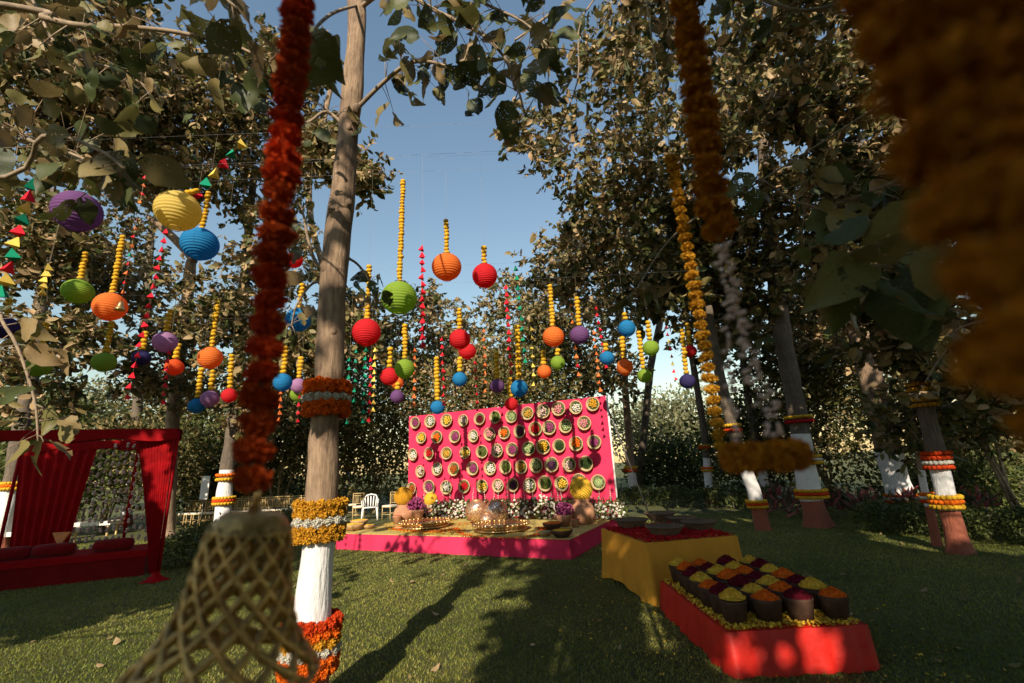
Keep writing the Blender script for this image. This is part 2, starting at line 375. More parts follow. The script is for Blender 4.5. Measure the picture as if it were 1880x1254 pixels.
def make_tree(name, label, path, rads, ochre=0, white=0, clumps=(), leaf=.2, mat=None, bark=None, group=None, seed=0, density=3.2, simple_=False, sprays_r=.55, nleaf=30, limbs=True):
    rs = random.Random(seed); random.seed(seed)
    path = [Vector(p) for p in path]; base = path[0].copy()
    root = empty(name, base, label, 'tree', group); bark = bark or M_bark
    sp = smooth_path(path, 10); n = len(sp)
    # radii interpolated by arc fraction
    rr = np.interp(np.linspace(0, 1, n), np.linspace(0, 1, len(rads)), rads)
    def seg(lo, hi, nm, mt):
        pts, ra = [], []
        for i in range(n):
            z = sp[i].z - base.z
            if lo <= z <= hi: pts.append(sp[i]); ra.append(rr[i])
        def pt_at(zz):
            for i in range(n - 1):
                z0, z1 = sp[i].z - base.z, sp[i + 1].z - base.z
                if z0 <= zz <= z1 and z1 > z0:
                    t = (zz - z0) / (z1 - z0); return sp[i].lerp(sp[i + 1], t), rr[i] + (rr[i + 1] - rr[i]) * t
            return None
        for zz, front in ((lo, True), (hi, False)):
            q = pt_at(zz)
            if q and all((q[0] - p).length > .01 for p in pts):
                if front: pts.insert(0, q[0]); ra.insert(0, q[1])
                else: pts.append(q[0]); ra.append(q[1])
        if len(pts) < 2: return None
        mb = MB(); mb.tube(pts, ra, 20, cap=False); W_ = []
        for (x, y, z) in mb.v:
            c_ = min(pts, key=lambda p: abs(p.z - z)); dx, dy = x - c_.x, y - c_.y; a = math.atan2(dy, dx)
            k_ = .96 + .03 * math.sin(3 * a + z * 2.1 + seed) + .03 * math.sin(2 * a - z * 5.3 + seed) + .03 * math.sin(z * 7 + seed) + .02 * math.sin(5 * a + z * 11)
            k_ *= 1 + (.2 + .1 * math.sin(4 * a + seed)) * math.exp(-max(0, z - base.z) / .13)
            W_.append((c_.x + dx * k_, c_.y + dy * k_, z))
        mb.v = W_; return mb.build(nm, mt, root)
    top = sp[-1].z - base.z
    if white:
        seg(-.3, ochre, 'painted_base', M_ochre); seg(ochre, white, 'painted_band', M_white_paint)
    seg(white if white else -.3, top + 1, 'trunk', bark)
    # skeleton grown to spray points inside the clumps
    if not clumps: return root
    nodes = [(sp[i], rr[i] * .6) for i in range(n) if sp[i].z - base.z > max(2.0, .25 * top)] or [(sp[-1], rr[-1])]
    pts = []
    for (c, rad, cnt) in clumps:
        c = Vector(c)
        rad = rad if isinstance(rad, tuple) else (rad, rad, rad)
        for k in range(max(1, int(cnt * density))):
            d = Vector((rs.gauss(0, 1), rs.gauss(0, 1), rs.gauss(0, 1))).normalized() * (rs.random() ** .45)
            pts.append(c + Vector((d.x * rad[0], d.y * rad[1], d.z * rad[2])))
    tp = [q[0] for q in nodes]
    pts.sort(key=lambda p: min((p - q).length for q in tp[::3] + [tp[-1]]))
    NP = np.array([q[0] for q in nodes]); NR = [q[1] for q in nodes]; NP = list(map(Vector, NP))
    arr = np.array([tuple(q) for q in NP])
    bm_ = MB(); Ps, As, Sz = [], [], []
    for p in pts:
        d = np.linalg.norm(arr - np.array(p), axis=1) + .25 * np.maximum(0, arr[:, 2] - p.z)
        j = int(d.argmin()); q = Vector(arr[j]); r0 = max(.006, min(.045, NR[j] * .75)); r1 = max(.004, r0 * .55)
        mid = q.lerp(p, .5) + Vector((rs.gauss(0, .08), rs.gauss(0, .08), rs.uniform(-.02, .18))) * (p - q).length
        if limbs: bm_.tube([q, mid, p], [r0, r0 * .75, r1], 4, cap=False)
        arr = np.vstack([arr, [tuple(mid)], [tuple(p)]]); NR += [r0 * .75, r1]
        for t in range(3):
            dv = Vector((rs.gauss(0, 1), rs.gauss(0, 1), rs.gauss(.15, .7))).normalized() * sprays_r * rs.uniform(.6, 1.2)
            e = p + dv
            if limbs: bm_.tube([p, e], [r1 * .8, .003], 3, cap=False)
            k = nleaf // 3
            for i in range(k):
                f = rs.uniform(.15, 1.05); bp = p + dv * f
                ax = Vector((rs.gauss(0, .7), rs.gauss(0, .7), rs.gauss(-.45, .55))) + dv.normalized() * .5
                Ps.append(tuple(bp)); As.append(tuple(ax)); Sz.append(leaf * rs.choice((.5, .7, .8, .95, 1.1, 1.5)) * rs.uniform(.85, 1.15))
    if limbs and bm_.f: bm_.build('branches', M_twig if bark is M_bark else bark, root)
    Ps, As, Sz = np.array(Ps), np.array(As), np.array(Sz)
    if name == 'tree' and group == PT_SHADE: kp = in_gap(Ps + As * Sz[:, None] * .4, Sz); Ps, As, Sz = Ps[kp], As[kp], Sz[kp]
    Ps = Ps - np.array(base)
    me = leaves_mesh('crown', Ps, As, Sz, mat or M_leaf_dry, simple_)
    o = bpy.data.objects.new('crown', me); COL.objects.link(o); o.parent = root; o['kind'] = 'stuff'
    return root
def trunk_px(pts, base_px):
    """trunk centre-line from pixel samples (x, y, width) in the vertical plane of its base"""
    B = gnd(*base_px); P = [B]; ra = []
    for x, y, wd in pts:
        q = at(x, y, B.y); P.append(q); ra.append(pxm(wd, q) / 2 * .93)
    ra = [ra[0] * 1.12] + ra
    return P, ra

# --- large separate leaves on near limbs
def big_leaf(seed):
    r_ = random.Random(seed); V = []; F = []; n = 9
    bend = r_.uniform(.1, .5); fold = r_.uniform(.05, .3); tw = r_.uniform(-.5, .5)
    for i in range(n):
        t = i / (n - 1); wd = .36 * math.sin(math.pi * min(1, t * .93 + .06)) ** .8 * (1.15 - .45 * t)
        zz = -bend * t * t + .03 * math.sin(9 * t + seed)
        for s in (-1, -.5, 0, .5, 1):
            ww = wd * s * (1 + r_.uniform(-.12, .12))
            V.append((t, ww * math.cos(tw * t), zz + fold * abs(s) * wd * 1.4 + ww * math.sin(tw * t) + r_.uniform(-.012, .012)))
    for i in range(n - 1):
        for k in range(4):
            if r_.random() < .03: continue
            F.append((i * 5 + k, i * 5 + k + 1, i * 5 + k + 6, i * 5 + k + 5))
    me = bpy.data.meshes.new('leaf'); me.from_pydata(V, [], F); me.polygons.foreach_set('use_smooth', [True] * len(F)); me.update(); return me
ME_leaf = [big_leaf(s) for s in range(5)]
def leafy_limb(root, path, r0, r1, n, size, seed, spread=.35, t0=.15):
    rs = random.Random(seed); P = smooth_path(path, 5); N = len(P)
    mb = MB(); mb.tube(P, list(np.linspace(r0, r1, N)), 7)
    tw = []
    for k in range(n):
        i = min(N - 2, int((t0 + (1 - t0) * rs.random()) * (N - 1))); p = P[i].lerp(P[i + 1], rs.random())
        dv = Vector((rs.gauss(0, 1), rs.gauss(0, 1), rs.gauss(.1, .8))).normalized() * spread * rs.uniform(.25, 1.1)
        mb.tube([p, p + dv * .55 + Vector((0, 0, .04 * spread)), p + dv], [r1 * .7, r1 * .5, r1 * .3], 4)
        tw.append((p + dv, dv))
    limb = mb.build('limb', M_twig, root); W = parent_world(root)
    for p, dv in tw:
        if not in_gap(np.array([tuple(p)]), np.array([size]))[0]: continue
        ax = Vector((rs.gauss(0, .55), rs.gauss(0, .55), -rs.uniform(.2, 1.3))) + dv.normalized() * .5
        q = ax.to_track_quat('X', 'Z') @ Matrix.Rotation(rs.uniform(-3.1, 3.1), 3, 'X').to_quaternion()
        inst('leaf', rs.choice(ME_leaf), M_leaf_big, limb, p - W, q.to_euler(), size * rs.uniform(.6, 1.25))
    return limb

# main tree
mp_ = [(573, 1145, 71), (585, 992, 64), (593, 860, 58), (594, 800, 57), (603, 700, 55), (609, 580, 53), (615, 490, 53), (626, 385, 52), (631, 340, 44), (637, 260, 42), (648, 150, 40), (656, 40, 35), (655, -40, 34), (672, -250, 30), (690, -520, 22)]
P, ra = trunk_px(mp_, (566, 1335))
Ymain = P[0].y
ra = list(ra)
T_main = make_tree('tree', 'tall straight tree with white limewashed trunk and three thick garland bands, beside the brass bell', P, ra, .36, 1.27,
   [((0.2, 1.9, 10.4), (3.0, 1.7, .9), 34)], .26, M_leaf_dry, seed=3, group='trees with painted trunks')  # wide crown above the frame, added to cut sky light on the lawn
mb = MB()
for (x, y, r_) in ((612, 385, .045), (640, 372, .03), (600, 492, .05), (632, 345, .025), (655, 200, .04), (640, 235, .035), (612, 610, .03), (585, 760, .03), (640, 120, .02)):
    p = at(x, y, Ymain - .07); mb.ball(p, r_, 10, 7, 1.3, .18)
mb.build('knots', M_bark, T_main)['kind'] = 'stuff'
def L(*a): return [at(*q) for q in a]
leafy_limb(T_main, L((645, 210, Ymain), (700, 155, 3.4), (750, 117, 3.2), (798, 115, 3.1), (850, 138, 3.0), (884, 160, 3.0)), .022, .007, 36, .21, 11, .30)
leafy_limb(T_main, L((655, 20, Ymain), (720, -20, 3.3), (800, 20, 3.1), (880, 60, 3.0), (935, 120, 2.9), (965, 215, 2.9)), .025, .007, 62, .23, 12, .32, .2)
leafy_limb(T_main, L((668, -170, Ymain), (760, -90, 3.2), (860, -10, 3.0), (960, 40, 2.9), (1010, 90, 2.8)), .02, .006, 46, .22, 13, .32, .25)
leafy_limb(T_main, L((640, 240, Ymain), (600, 205, 3.5), (560, 225, 3.4), (530, 180, 3.3)), .02, .006, 14, .17, 14, .28)
leafy_limb(T_main, L((606, 500, Ymain), (580, 482, 3.55), (566, 440, 3.5), (556, 390, 3.5), (548, 372, 3.5)), .020, .006, 9, .16, 15, .2, .3)
leafy_limb(T_main, L((620, 470, Ymain), (650, 480, 3.7), (675, 510, 3.75), (690, 560, 3.8)), .014, .006, 12, .16, 16, .22, .3)
leafy_limb(T_main, L((614, 520, Ymain), (575, 520, 3.7), (545, 560, 3.75), (535, 600, 3.8)), .014, .006, 12, .17, 17, .22, .3)

PT = 'trees with painted trunks'
def C_(x, y, Y, r, n): return (at(x, y, Y), r, n)
# right row
P, ra = trunk_px([(1485, 900, 42), (1466, 770, 35), (1440, 634, 33), (1425, 520, 31), (1410, 400, 28), (1400, 250, 20)], (1504, 967))
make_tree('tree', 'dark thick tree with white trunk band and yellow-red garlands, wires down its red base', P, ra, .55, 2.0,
   [C_(1300, 250, 10, 2.0, 46), C_(1120, 330, 10, 1.5, 30), C_(1420, 120, 10, 2.0, 40), C_(1150, 120, 10, 1.7, 34), C_(1470, 380, 10.5, 1.4, 24), C_(1000, 250, 10.5, 1.1, 14), C_(1330, 480, 11, 1.5, 26), C_(1360, 110, 6.6, 1.3, 6), C_(1200, 40, 6.8, 1.1, 4), C_(1490, 60, 6.2, 1.2, 5), C_(1230, -90, 5.6, 1.2, 12), C_(1450, -90, 5.4, 1.3, 14), C_(1060, 480, 11, 1.3, 22)], .178, M_leaf_dry, M_bark_dark, PT, 21, nleaf=30)
P, ra = trunk_px([(1740, 930, 34), (1731, 887, 33), (1693, 724, 30), (1649, 590, 27), (1615, 480, 25), (1590, 380, 20), (1575, 250, 14)], (1764, 1016))
make_tree('tree', 'slim leaning tree with mustard garland bands high and red-white bands low, beside the green hedge', P, ra, .62, 1.35,
   [C_(1600, 330, 7.6, 1.1, 24), C_(1500, 200, 7.6, 1.0, 18), C_(1650, 560, 7.0, .9, 14), C_(1680, 150, 7.8, 1.3, 22), C_(1560, 480, 8, .9, 14), C_(1760, 640, 7.4, .9, 16)], .22, M_leaf_dry, M_bark_dark, PT, 22)
P, ra = trunk_px([(1652, 900, 48), (1640, 860, 46), (1604, 716, 42), (1571, 586, 38), (1548, 450, 34), (1530, 300, 26), (1520, 100, 16)], (1668, 950))
make_tree('tree', 'thickest tree with leaf shadows dappling its white trunk band, behind the slim leaning tree', P, ra, .5, 1.55,
   [C_(1560, 120, 11, 2.2, 44), C_(1660, 300, 12, 2.0, 34), C_(1480, 560, 12.5, 1.4, 24), C_(1620, 620, 13, 1.6, 28), C_(1750, 420, 12, 1.8, 26)], .178, M_leaf_dry, M_bark, PT, 23, nleaf=30)
P, ra = trunk_px([(1706, 930, 14), (1695, 887, 13), (1688, 840, 12), (1678, 780, 9)], (1721, 1003))
make_tree('young_tree', 'thin young tree with short white band between two thicker painted trees', P, ra, .62, 1.2, [(P[-1], (.45, .45, .6), 8)], .14, M_leaf_mix, M_bark, PT, 24)
P, ra = trunk_px([(1385, 905, 26), (1372, 870, 25), (1340, 768, 22), (1312, 640, 19), (1290, 500, 15)], (1402, 973))
make_tree('tree', 'dark slender tree with long white band behind the tuberose tassel', P, ra, .6, 1.75,
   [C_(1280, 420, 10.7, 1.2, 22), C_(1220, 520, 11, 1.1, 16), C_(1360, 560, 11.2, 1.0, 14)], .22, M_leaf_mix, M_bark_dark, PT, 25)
P, ra = trunk_px([(1403, 887, 17), (1396, 850, 16), (1375, 740, 14), (1362, 640, 12)], (1409, 925))
make_tree('tree', 'small far tree with pink garland round its white band', P, ra, .55, 1.5, [C_(1380, 600, 16, 1.8, 24), C_(1480, 680, 16, 1.4, 16)], .2, M_leaf_mix, M_bark_dark, PT, 26, simple_=True)
P, ra = trunk_px([(1300, 880, 15), (1294, 800, 14), (1284, 739, 13), (1262, 600, 12), (1245, 480, 9)], (1305, 925))
make_tree('tree', 'slender dark tree with two yellow bands, standing between the yellow table and far bushes', P, ra, .5, 1.55, [C_(1240, 480, 16.5, 1.6, 24), C_(1180, 420, 17, 1.5, 18), C_(1300, 600, 16.5, 1.5, 18)], .22, M_leaf_mix, M_bark_dark, PT, 27, simple_=True)
P, ra = trunk_px([(1160, 870, 17), (1153, 780, 15), (1146, 680, 13), (1140, 560, 10)], (1166, 918))
make_tree('tree', 'pale-barked tree with white base just beyond the board\'s free edge', P, ra, .3, 1.3, [C_(1110, 560, 19, 2.2, 34), C_(1000, 600, 19, 1.8, 24), C_(1120, 680, 19, 1.6, 20), C_(1050, 480, 19, 1.8, 20)], .22, M_leaf_dry, M_bark, PT, 28, simple_=True)
P, ra = trunk_px([(1176, 850, 15), (1185, 767, 15), (1195, 672, 14), (1210, 600, 13), (1228, 500, 10)], (1172, 915))
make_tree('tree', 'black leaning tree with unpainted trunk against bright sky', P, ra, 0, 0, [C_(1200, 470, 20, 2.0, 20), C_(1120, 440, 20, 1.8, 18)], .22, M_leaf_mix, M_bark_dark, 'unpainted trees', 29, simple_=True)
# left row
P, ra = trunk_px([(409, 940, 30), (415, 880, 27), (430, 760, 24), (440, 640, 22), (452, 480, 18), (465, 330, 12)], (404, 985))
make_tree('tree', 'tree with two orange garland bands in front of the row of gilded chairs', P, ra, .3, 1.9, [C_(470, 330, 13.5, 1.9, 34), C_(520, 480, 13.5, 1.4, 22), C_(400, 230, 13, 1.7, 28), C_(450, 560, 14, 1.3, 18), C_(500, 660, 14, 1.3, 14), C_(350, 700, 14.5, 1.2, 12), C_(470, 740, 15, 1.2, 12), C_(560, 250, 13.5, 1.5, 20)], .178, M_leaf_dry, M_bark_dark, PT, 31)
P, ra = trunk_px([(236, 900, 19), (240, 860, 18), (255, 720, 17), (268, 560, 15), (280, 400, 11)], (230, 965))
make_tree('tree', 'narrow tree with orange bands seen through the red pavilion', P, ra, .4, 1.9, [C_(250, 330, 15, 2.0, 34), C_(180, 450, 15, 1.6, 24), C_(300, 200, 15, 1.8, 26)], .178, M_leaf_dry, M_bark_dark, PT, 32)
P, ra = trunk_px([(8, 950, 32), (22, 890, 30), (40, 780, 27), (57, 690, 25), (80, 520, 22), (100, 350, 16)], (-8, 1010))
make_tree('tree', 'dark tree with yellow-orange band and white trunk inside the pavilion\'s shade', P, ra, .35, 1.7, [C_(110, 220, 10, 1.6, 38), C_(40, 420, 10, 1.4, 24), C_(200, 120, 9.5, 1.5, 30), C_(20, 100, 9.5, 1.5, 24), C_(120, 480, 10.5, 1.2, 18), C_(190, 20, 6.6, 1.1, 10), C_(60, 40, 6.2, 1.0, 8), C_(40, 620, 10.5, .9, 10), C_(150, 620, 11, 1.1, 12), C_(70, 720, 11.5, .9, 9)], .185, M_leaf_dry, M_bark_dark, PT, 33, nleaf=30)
P, ra = trunk_px([(312, 850, 26), (322, 720, 24), (338, 600, 22), (350, 490, 20), (352, 470, 19), (300, 420, 15), (275, 400, 10)], (305, 985))
make_tree('tree', 'unpainted pale tree forking above the lavender lantern', P, ra, 0, 0, [C_(300, 300, 11.5, 1.6, 40), C_(390, 180, 11.5, 1.5, 30), C_(250, 180, 11, 1.5, 28), C_(370, 560, 12.5, 1.2, 16), C_(470, 130, 11.5, 1.2, 18), C_(230, 520, 12.5, 1.2, 18), C_(290, 620, 13, 1.2, 12), C_(240, 690, 13, .9, 7), C_(420, 640, 13, 1.2, 12)], .178, M_leaf_dry, M_bark, 'unpainted trees', 34, nleaf=30)
P, ra = trunk_px([(604, 640, 12), (600, 520, 12), (574, 420, 12), (568, 330, 12), (590, 240, 11), (610, 150, 8)], (596, 960))
make_tree('tree', 'slim unpainted tree right behind the painted trunk', P, ra, 0, 0, [C_(600, 280, 12, .9, 18), C_(660, 320, 12, .7, 12), C_(540, 120, 12, 1.2, 16), C_(540, 660, 13, 1.2, 16), C_(640, 620, 13.5, 1.2, 16)], .22, M_leaf_dry, M_bark, 'unpainted trees', 35)
P, ra = trunk_px([(637, 890, 12), (641, 850, 11), (652, 740, 10), (660, 600, 8)], (634, 925))
make_tree('tree', 'thin far tree with orange bands behind the white plastic chair', P, ra, .3, 1.7, [C_(680, 600, 19, 1.6, 24), C_(600, 620, 19, 1.6, 22), C_(740, 680, 19, 1.3, 16)], .22, M_leaf_mix, M_bark_dark, PT, 36, simple_=True)
P, ra = trunk_px([(900, 790, 12), (906, 735, 10), (918, 690, 9), (925, 640, 8)], (893, 905))
make_tree('tree', 'pale straight tree rising behind the pink board', P, ra, 0, 0, [C_(830, 620, 21, 2.0, 34), C_(720, 640, 21, 1.8, 22), C_(940, 560, 21, 1.7, 24), C_(780, 560, 22, 1.2, 12), C_(890, 680, 20, 1.6, 24)], .22, M_leaf_dry, M_bark, 'unpainted trees', 37, simple_=True)
# far trees and shrubs closing the view
def bush(label, x, y, Y, rad, n, leaf, mat, seed, nm='bush', group='shrubs behind the venue', cat='bush'):
    c = at(x, y, Y); b0 = Vector((c.x, c.y, 0)); n = int(n * 1.9); leaf *= 1.15; root = empty(nm, b0, label, cat, group)
    rs = random.Random(seed); rx, ry, rz = rad
    k = n; d = np.random.default_rng(seed).normal(size=(k, 3)); d /= np.linalg.norm(d, axis=1, keepdims=True)
    rr = np.random.default_rng(seed + 1).random(k) ** .33
    cl = np.random.default_rng(seed + 2).normal(size=(14, 3)) * np.array([rx, ry, rz]) * .25
    Pp = d * rr[:, None] * np.array([rx, ry, rz]) * .72 + cl[np.random.default_rng(seed + 3).integers(0, 14, k)]
    Pp[:, 2] = np.maximum(Pp[:, 2] + c.z, .03)
    Ax = d + np.random.default_rng(seed + 4).normal(size=(k, 3)) * .6
    me = leaves_mesh('foliage', Pp, Ax, leaf * np.random.default_rng(seed + 5).uniform(.6, 1.3, k), mat, True)
    o = bpy.data.objects.new('foliage', me); COL.objects.link(o); o.parent = root; o['kind'] = 'stuff'
    mb = MB()
    for i in range(6):
        e = b0 + Vector((rs.uniform(-.5, .5) * rx, rs.uniform(-.5, .5) * ry, c.z + rs.uniform(-.3, .5) * rz))
        mb.tube([b0 + Vector((rs.uniform(-.1, .1), rs.uniform(-.1, .1), -.05)), b0.lerp(e, .5) + Vector((0, 0, .1)), e], [.04, .025, .008], 5)
    mb.build('stems', M_twig, root); return root
SB = 'shrubs behind the venue'
bush('dark dense shrub bank behind the gilded chairs', 420, 850, 20, (3.6, 1.5, 2.2), 4200, .17, M_leaf_green, 41)
bush('dark dense shrub bank beside the pavilion\'s tapered drape', 520, 800, 19, (3.0, 1.5, 2.6), 4200, .17, M_leaf_mix, 42)
bush('tall leafy shrub filling the space left of the pink board', 690, 790, 20, (3.2, 1.5, 3.0), 5000, .16, M_leaf_mix, 43)
bush('tan-leaved shrub bank right behind the pink board', 860, 730, 19, (3.6, 1.4, 3.0), 5600, .17, M_leaf_dry, 44)
bush('olive shrub bank behind the board\'s taller end', 1020, 700, 18.5, (2.8, 1.4, 3.2), 5000, .17, M_leaf_mix, 45)
bush('low dark bush beyond the yellow table', 1230, 860, 21, (2.6, 1.4, 1.6), 3200, .16, M_leaf_green, 46)
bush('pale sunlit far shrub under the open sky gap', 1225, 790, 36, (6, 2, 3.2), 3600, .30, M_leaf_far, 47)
bush('tall green thicket between the dark painted trees', 1490, 720, 15.5, (2.5, 1.4, 3.6), 6500, .13, M_leaf_mix, 48)
bush('tall thicket behind the thickest painted tree', 1590, 650, 16.5, (2.8, 1.5, 3.4), 6000, .14, M_leaf_dry, 49)
bush('dark shrub behind the slender white-banded trees', 1390, 820, 17.5, (2.6, 1.3, 2.2), 4200, .15, M_leaf_green, 50)
bush('brushy shrub with long leaves beside the slim leaning tree', 1800, 720, 10.5, (1.9, 1.2, 1.5), 2600, .17, M_leaf_mix, 51)
bush('dry brushwood far behind the green hedge', 1840, 830, 16, (3.2, 1.2, 1.6), 2600, .15, M_leaf_dry, 52)
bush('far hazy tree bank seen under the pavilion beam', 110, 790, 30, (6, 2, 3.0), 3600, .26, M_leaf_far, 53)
bush('tan-leaved shrub seen through the pavilion', 210, 830, 17, (1.8, 1.0, 1.2), 2600, .14, M_leaf_dry, 54)
bush('dark shrub mass beyond the pavilion bed', 60, 880, 16, (3.5, 1.2, 1.6), 3000, .16, M_leaf_green, 55)
bush('leafy shrub bank between pavilion and first painted tree', 310, 830, 17, (2.0, 1.1, 1.8), 2800, .15, M_leaf_mix, 56)
bush('tall dark thicket rising behind the pavilion bed', 20, 800, 18, (4.0, 1.4, 3.0), 3800, .18, M_leaf_green, 57)
bush('tall olive thicket behind the pavilion flower strings', 330, 770, 21, (4.2, 1.4, 2.6), 4200, .18, M_leaf_mix, 58)
bush('low dark shrub line closing the lawn behind the gilded chairs', 470, 905, 24, (6.0, 1.2, 1.3), 3600, .17, M_leaf_green, 65)
bush('tall olive thicket behind the far thin tree', 600, 740, 23, (4.0, 1.4, 3.6), 4200, .19, M_leaf_mix, 59)
bush('dark undergrowth behind the slim leaning tree', 1760, 880, 13.5, (3.0, 1.0, .9), 2800, .12, M_leaf_green, 60)
# hedges and border planting
def hedge(name, label, a, b_, h, depth, n, leaf, mat, seed, cat='hedge', group=None):
    a, b_ = Vector(a), Vector(b_); mid = (a + b_) / 2; root = empty(name, mid, label, cat, group); q = np.random.default_rng(seed)
    t = q.random(n); d = (b_ - a); nrm = Vector((-d.y, d.x, 0)).normalized()
    u = q.uniform(-1, 1, n); z = q.random(n) ** .6
    P = np.array(a - mid)[None] + t[:, None] * np.array(d)[None] + (u * depth / 2 * (1 + .2 * np.sin(t * 40)))[:, None] * np.array(nrm)[None]
    P[:, 2] = z * h * (1 + .13 * np.sin(t * 27 + seed) + q.normal(0, .05, n)) * (1 - .25 * u ** 4)
    Ax = q.normal(size=(n, 3)) + np.array([0, 0, .5])
    me = leaves_mesh('foliage', P, Ax, leaf * q.uniform(.6, 1.3, n), mat, True)
    o = bpy.data.objects.new('foliage', me); COL.objects.link(o); o.parent = root; o['kind'] = 'stuff'
    mb = MB(); rs = random.Random(seed)
    for i in range(max(6, int(d.length * 5))):
        p = a.lerp(b_, rs.random()) + nrm * rs.uniform(-.35, .35) * depth
        mb.tube([p - Vector((0, 0, .03)), p + Vector((rs.uniform(-.06, .06), rs.uniform(-.06, .06), h * .5)), p + Vector((rs.uniform(-.14, .14), rs.uniform(-.1, .1), h * .9))], [.012, .009, .004], 5)
    mb.build('stems', M_twig, root); return root
def g0(x, y): return gnd(x, y)
hedge('hedge', 'dark clipped hedge between the red drape and the painted tree', g0(318, 1050), g0(545, 985), .72, .9, 7000, .075, M_leaf_green, 61)
hedge('hedge', 'low sunlit green hedge behind the slim leaning tree', g0(1590, 972), g0(1990, 1006), .50, .9, 9000, .06, M_leaf_green, 62)
hedge('hedge', 'low dark hedge along the far lawn edge beyond the yellow table', g0(1100, 925), g0(1420, 935), .6, .8, 6500, .085, M_leaf_green, 63)
hedge('hedge', 'low clipped hedge behind the white plastic chair', g0(600, 925), g0(760, 925), .8, .8, 4200, .10, M_leaf_green, 64)
CRL = ['croton plant with red leaves beside the dark thick tree', 'croton plant with red leaves between dark thick tree and thickest tree', 'croton plant crowding the thickest painted tree', 'croton plant just past the thickest painted tree', 'croton plant behind the low sunlit hedge', 'croton plant beside the small far pink-banded tree', 'croton plant behind the dark thick tree, before the tall thicket']
for k, (x, y, sd) in enumerate([(1450, 955, 1), (1545, 950, 2), (1600, 958, 3), (1690, 955, 4), (1800, 960, 5), (1420, 945, 6), (1510, 945, 7)]):
    p = g0(x, y); root = empty('croton_plant', p, CRL[k], 'plant', 'croton plants in the border')
    q = np.random.default_rng(600 + sd); n = 80
    az = q.random(n) * 6.283; el = q.uniform(.1, 1.3, n); rr_ = q.uniform(.05, .28, n)
    A = np.stack([np.cos(az) * np.cos(el), np.sin(az) * np.cos(el), np.sin(el)], 1)
    Pp = A * rr_[:, None] + np.array([0, 0, .25]) + q.normal(size=(n, 3)) * np.array([.2, .15, .1]); Pp[:, 2] = np.abs(Pp[:, 2])
    me = leaves_mesh('foliage', Pp, A, q.uniform(.16, .32, n), M_croton, False, narrow=.5)
    o = bpy.data.objects.new('foliage', me); COL.objects.link(o); o.parent = root; o['kind'] = 'stuff'
    mb = MB()
    for i in range(5): mb.tube([p, p + Vector((q.uniform(-.1, .1), q.uniform(-.1, .1), .35))], [.012, .006], 5)
    mb.build('stems', M_twig, root)

# trees standing around and behind the camera (they shade the foreground)
def shade_tree(label, base, h, clumps, seed, leaf=.28, mat=None, nleaf=26):
    B = Vector(base); P = [B, B + Vector((.05, .05, h * .35)), B + Vector((-.05, .1, h * .7)), B + Vector((.1, .0, h))]
    return make_tree('tree', label, P, [.2, .17, .14, .07], .4, 1.4, [(Vector(c), r_, n) for c, r_, n in clumps], leaf, mat or M_leaf_mix, M_bark_dark, PT_SHADE, seed, nleaf=nleaf)
T_behind = shade_tree('broad-crowned tree standing behind the photographer\'s spot', (1.9, -4.9, 0), 7.5,
   [((1.2, -5.0, 5.9), (3.6, 1.8, 2.2), 150), ((5.4, -4.2, 6.2), (2.4, 2.0, 2.4), 60), ((-3.1, -4.6, 7.6), (.9, .9, 2.0), 2), ((-1.35, -4.3, 5.0), (.55, .6, 1.5), 18), ((2.4, -.6, 6.0), (2.2, 2.0, 1.0), 50), ((4.6, .6, 6.6), (1.9, 1.8, .9), 34), ((.4, -2.6, 5.4), (1.6, 1.2, .9), 26), ((-.9, -1.6, 6.2), (1.1, 1.2, .6), 10), ((2.9, .0, 7.2), (1.7, 1.6, .7), 26), ((4.4, 3.0, 8.2), (2.2, 1.6, .8), 34), ((-2.0, -8.0, 3.6), (2.0, 1.2, 1.2), 24)], 71, mat=M_leaf_green)  # extra clumps placed out of view to deepen shade on lawn and ropes
T_right = shade_tree('tree at the lawn\'s side shading the red petal box', (6.8, .4, 0), 6.5,
   [((6.4, .8, 5.2), (2.0, 1.6, 1.9), 60), ((8.2, 1.4, 6.6), (2.4, 1.8, 2.2), 50), ((4.9, -.8, 6.0), (1.8, 1.6, 1.6), 34)], 72, mat=M_leaf_green)
T_left = shade_tree('tree beside the pavilion shading its red bed', (-7.2, .2, 0), 6.0,
   [((-7.8, .6, 4.6), (2.2, 1.4, 1.7), 80), ((-10, 1.4, 5.0), (2.2, 1.6, 2.0), 60), ((-8.6, -.5, 6.4), (2.2, 1.4, 1.4), 40), ((-11.8, 1.2, 5.4), (1.8, 1.5, 1.9), 50), ((-10.4, -.2, 5.2), (2.0, 1.0, 1.9), 50), ((-9.0, 2.6, 6.6), (1.8, 1.4, .8), 24)], 73, mat=M_leaf_green)
for k in range(7):  # unseen shrub bank, added to occlude ambient light from behind
    c = Vector((-13 + 4.4 * k, -9.5 - 1.2 * (k % 2), 2.0)); q = np.random.default_rng(900 + k); n = 2200
    e = empty('bush', (c.x, c.y, 0), 'tall dark shrub added unseen behind the photographer to block sky light', 'bush', 'shrubs added behind the photographer')
    d = q.normal(size=(n, 3)); d /= np.linalg.norm(d, axis=1, keepdims=True); Pp = d * (q.random(n) ** .33)[:, None] * np.array([2.9, 1.3, 2.2]); Pp[:, 2] = np.maximum(Pp[:, 2] + 2.0, .03)
    me = leaves_mesh('foliage', Pp, d + q.normal(size=(n, 3)) * .5, .30 * q.uniform(.6, 1.3, n), M_leaf_green, True); o = bpy.data.objects.new('foliage', me); COL.objects.link(o); o.parent = e; o['kind'] = 'stuff'
    mb = MB()
    for i in range(5): mb.tube([Vector((c.x, c.y, -.03)), Vector((c.x + q.uniform(-1.5, 1.5), c.y + q.uniform(-.6, .6), 2.6))], [.05, .015], 5)
    mb.build('stems', M_twig, e)
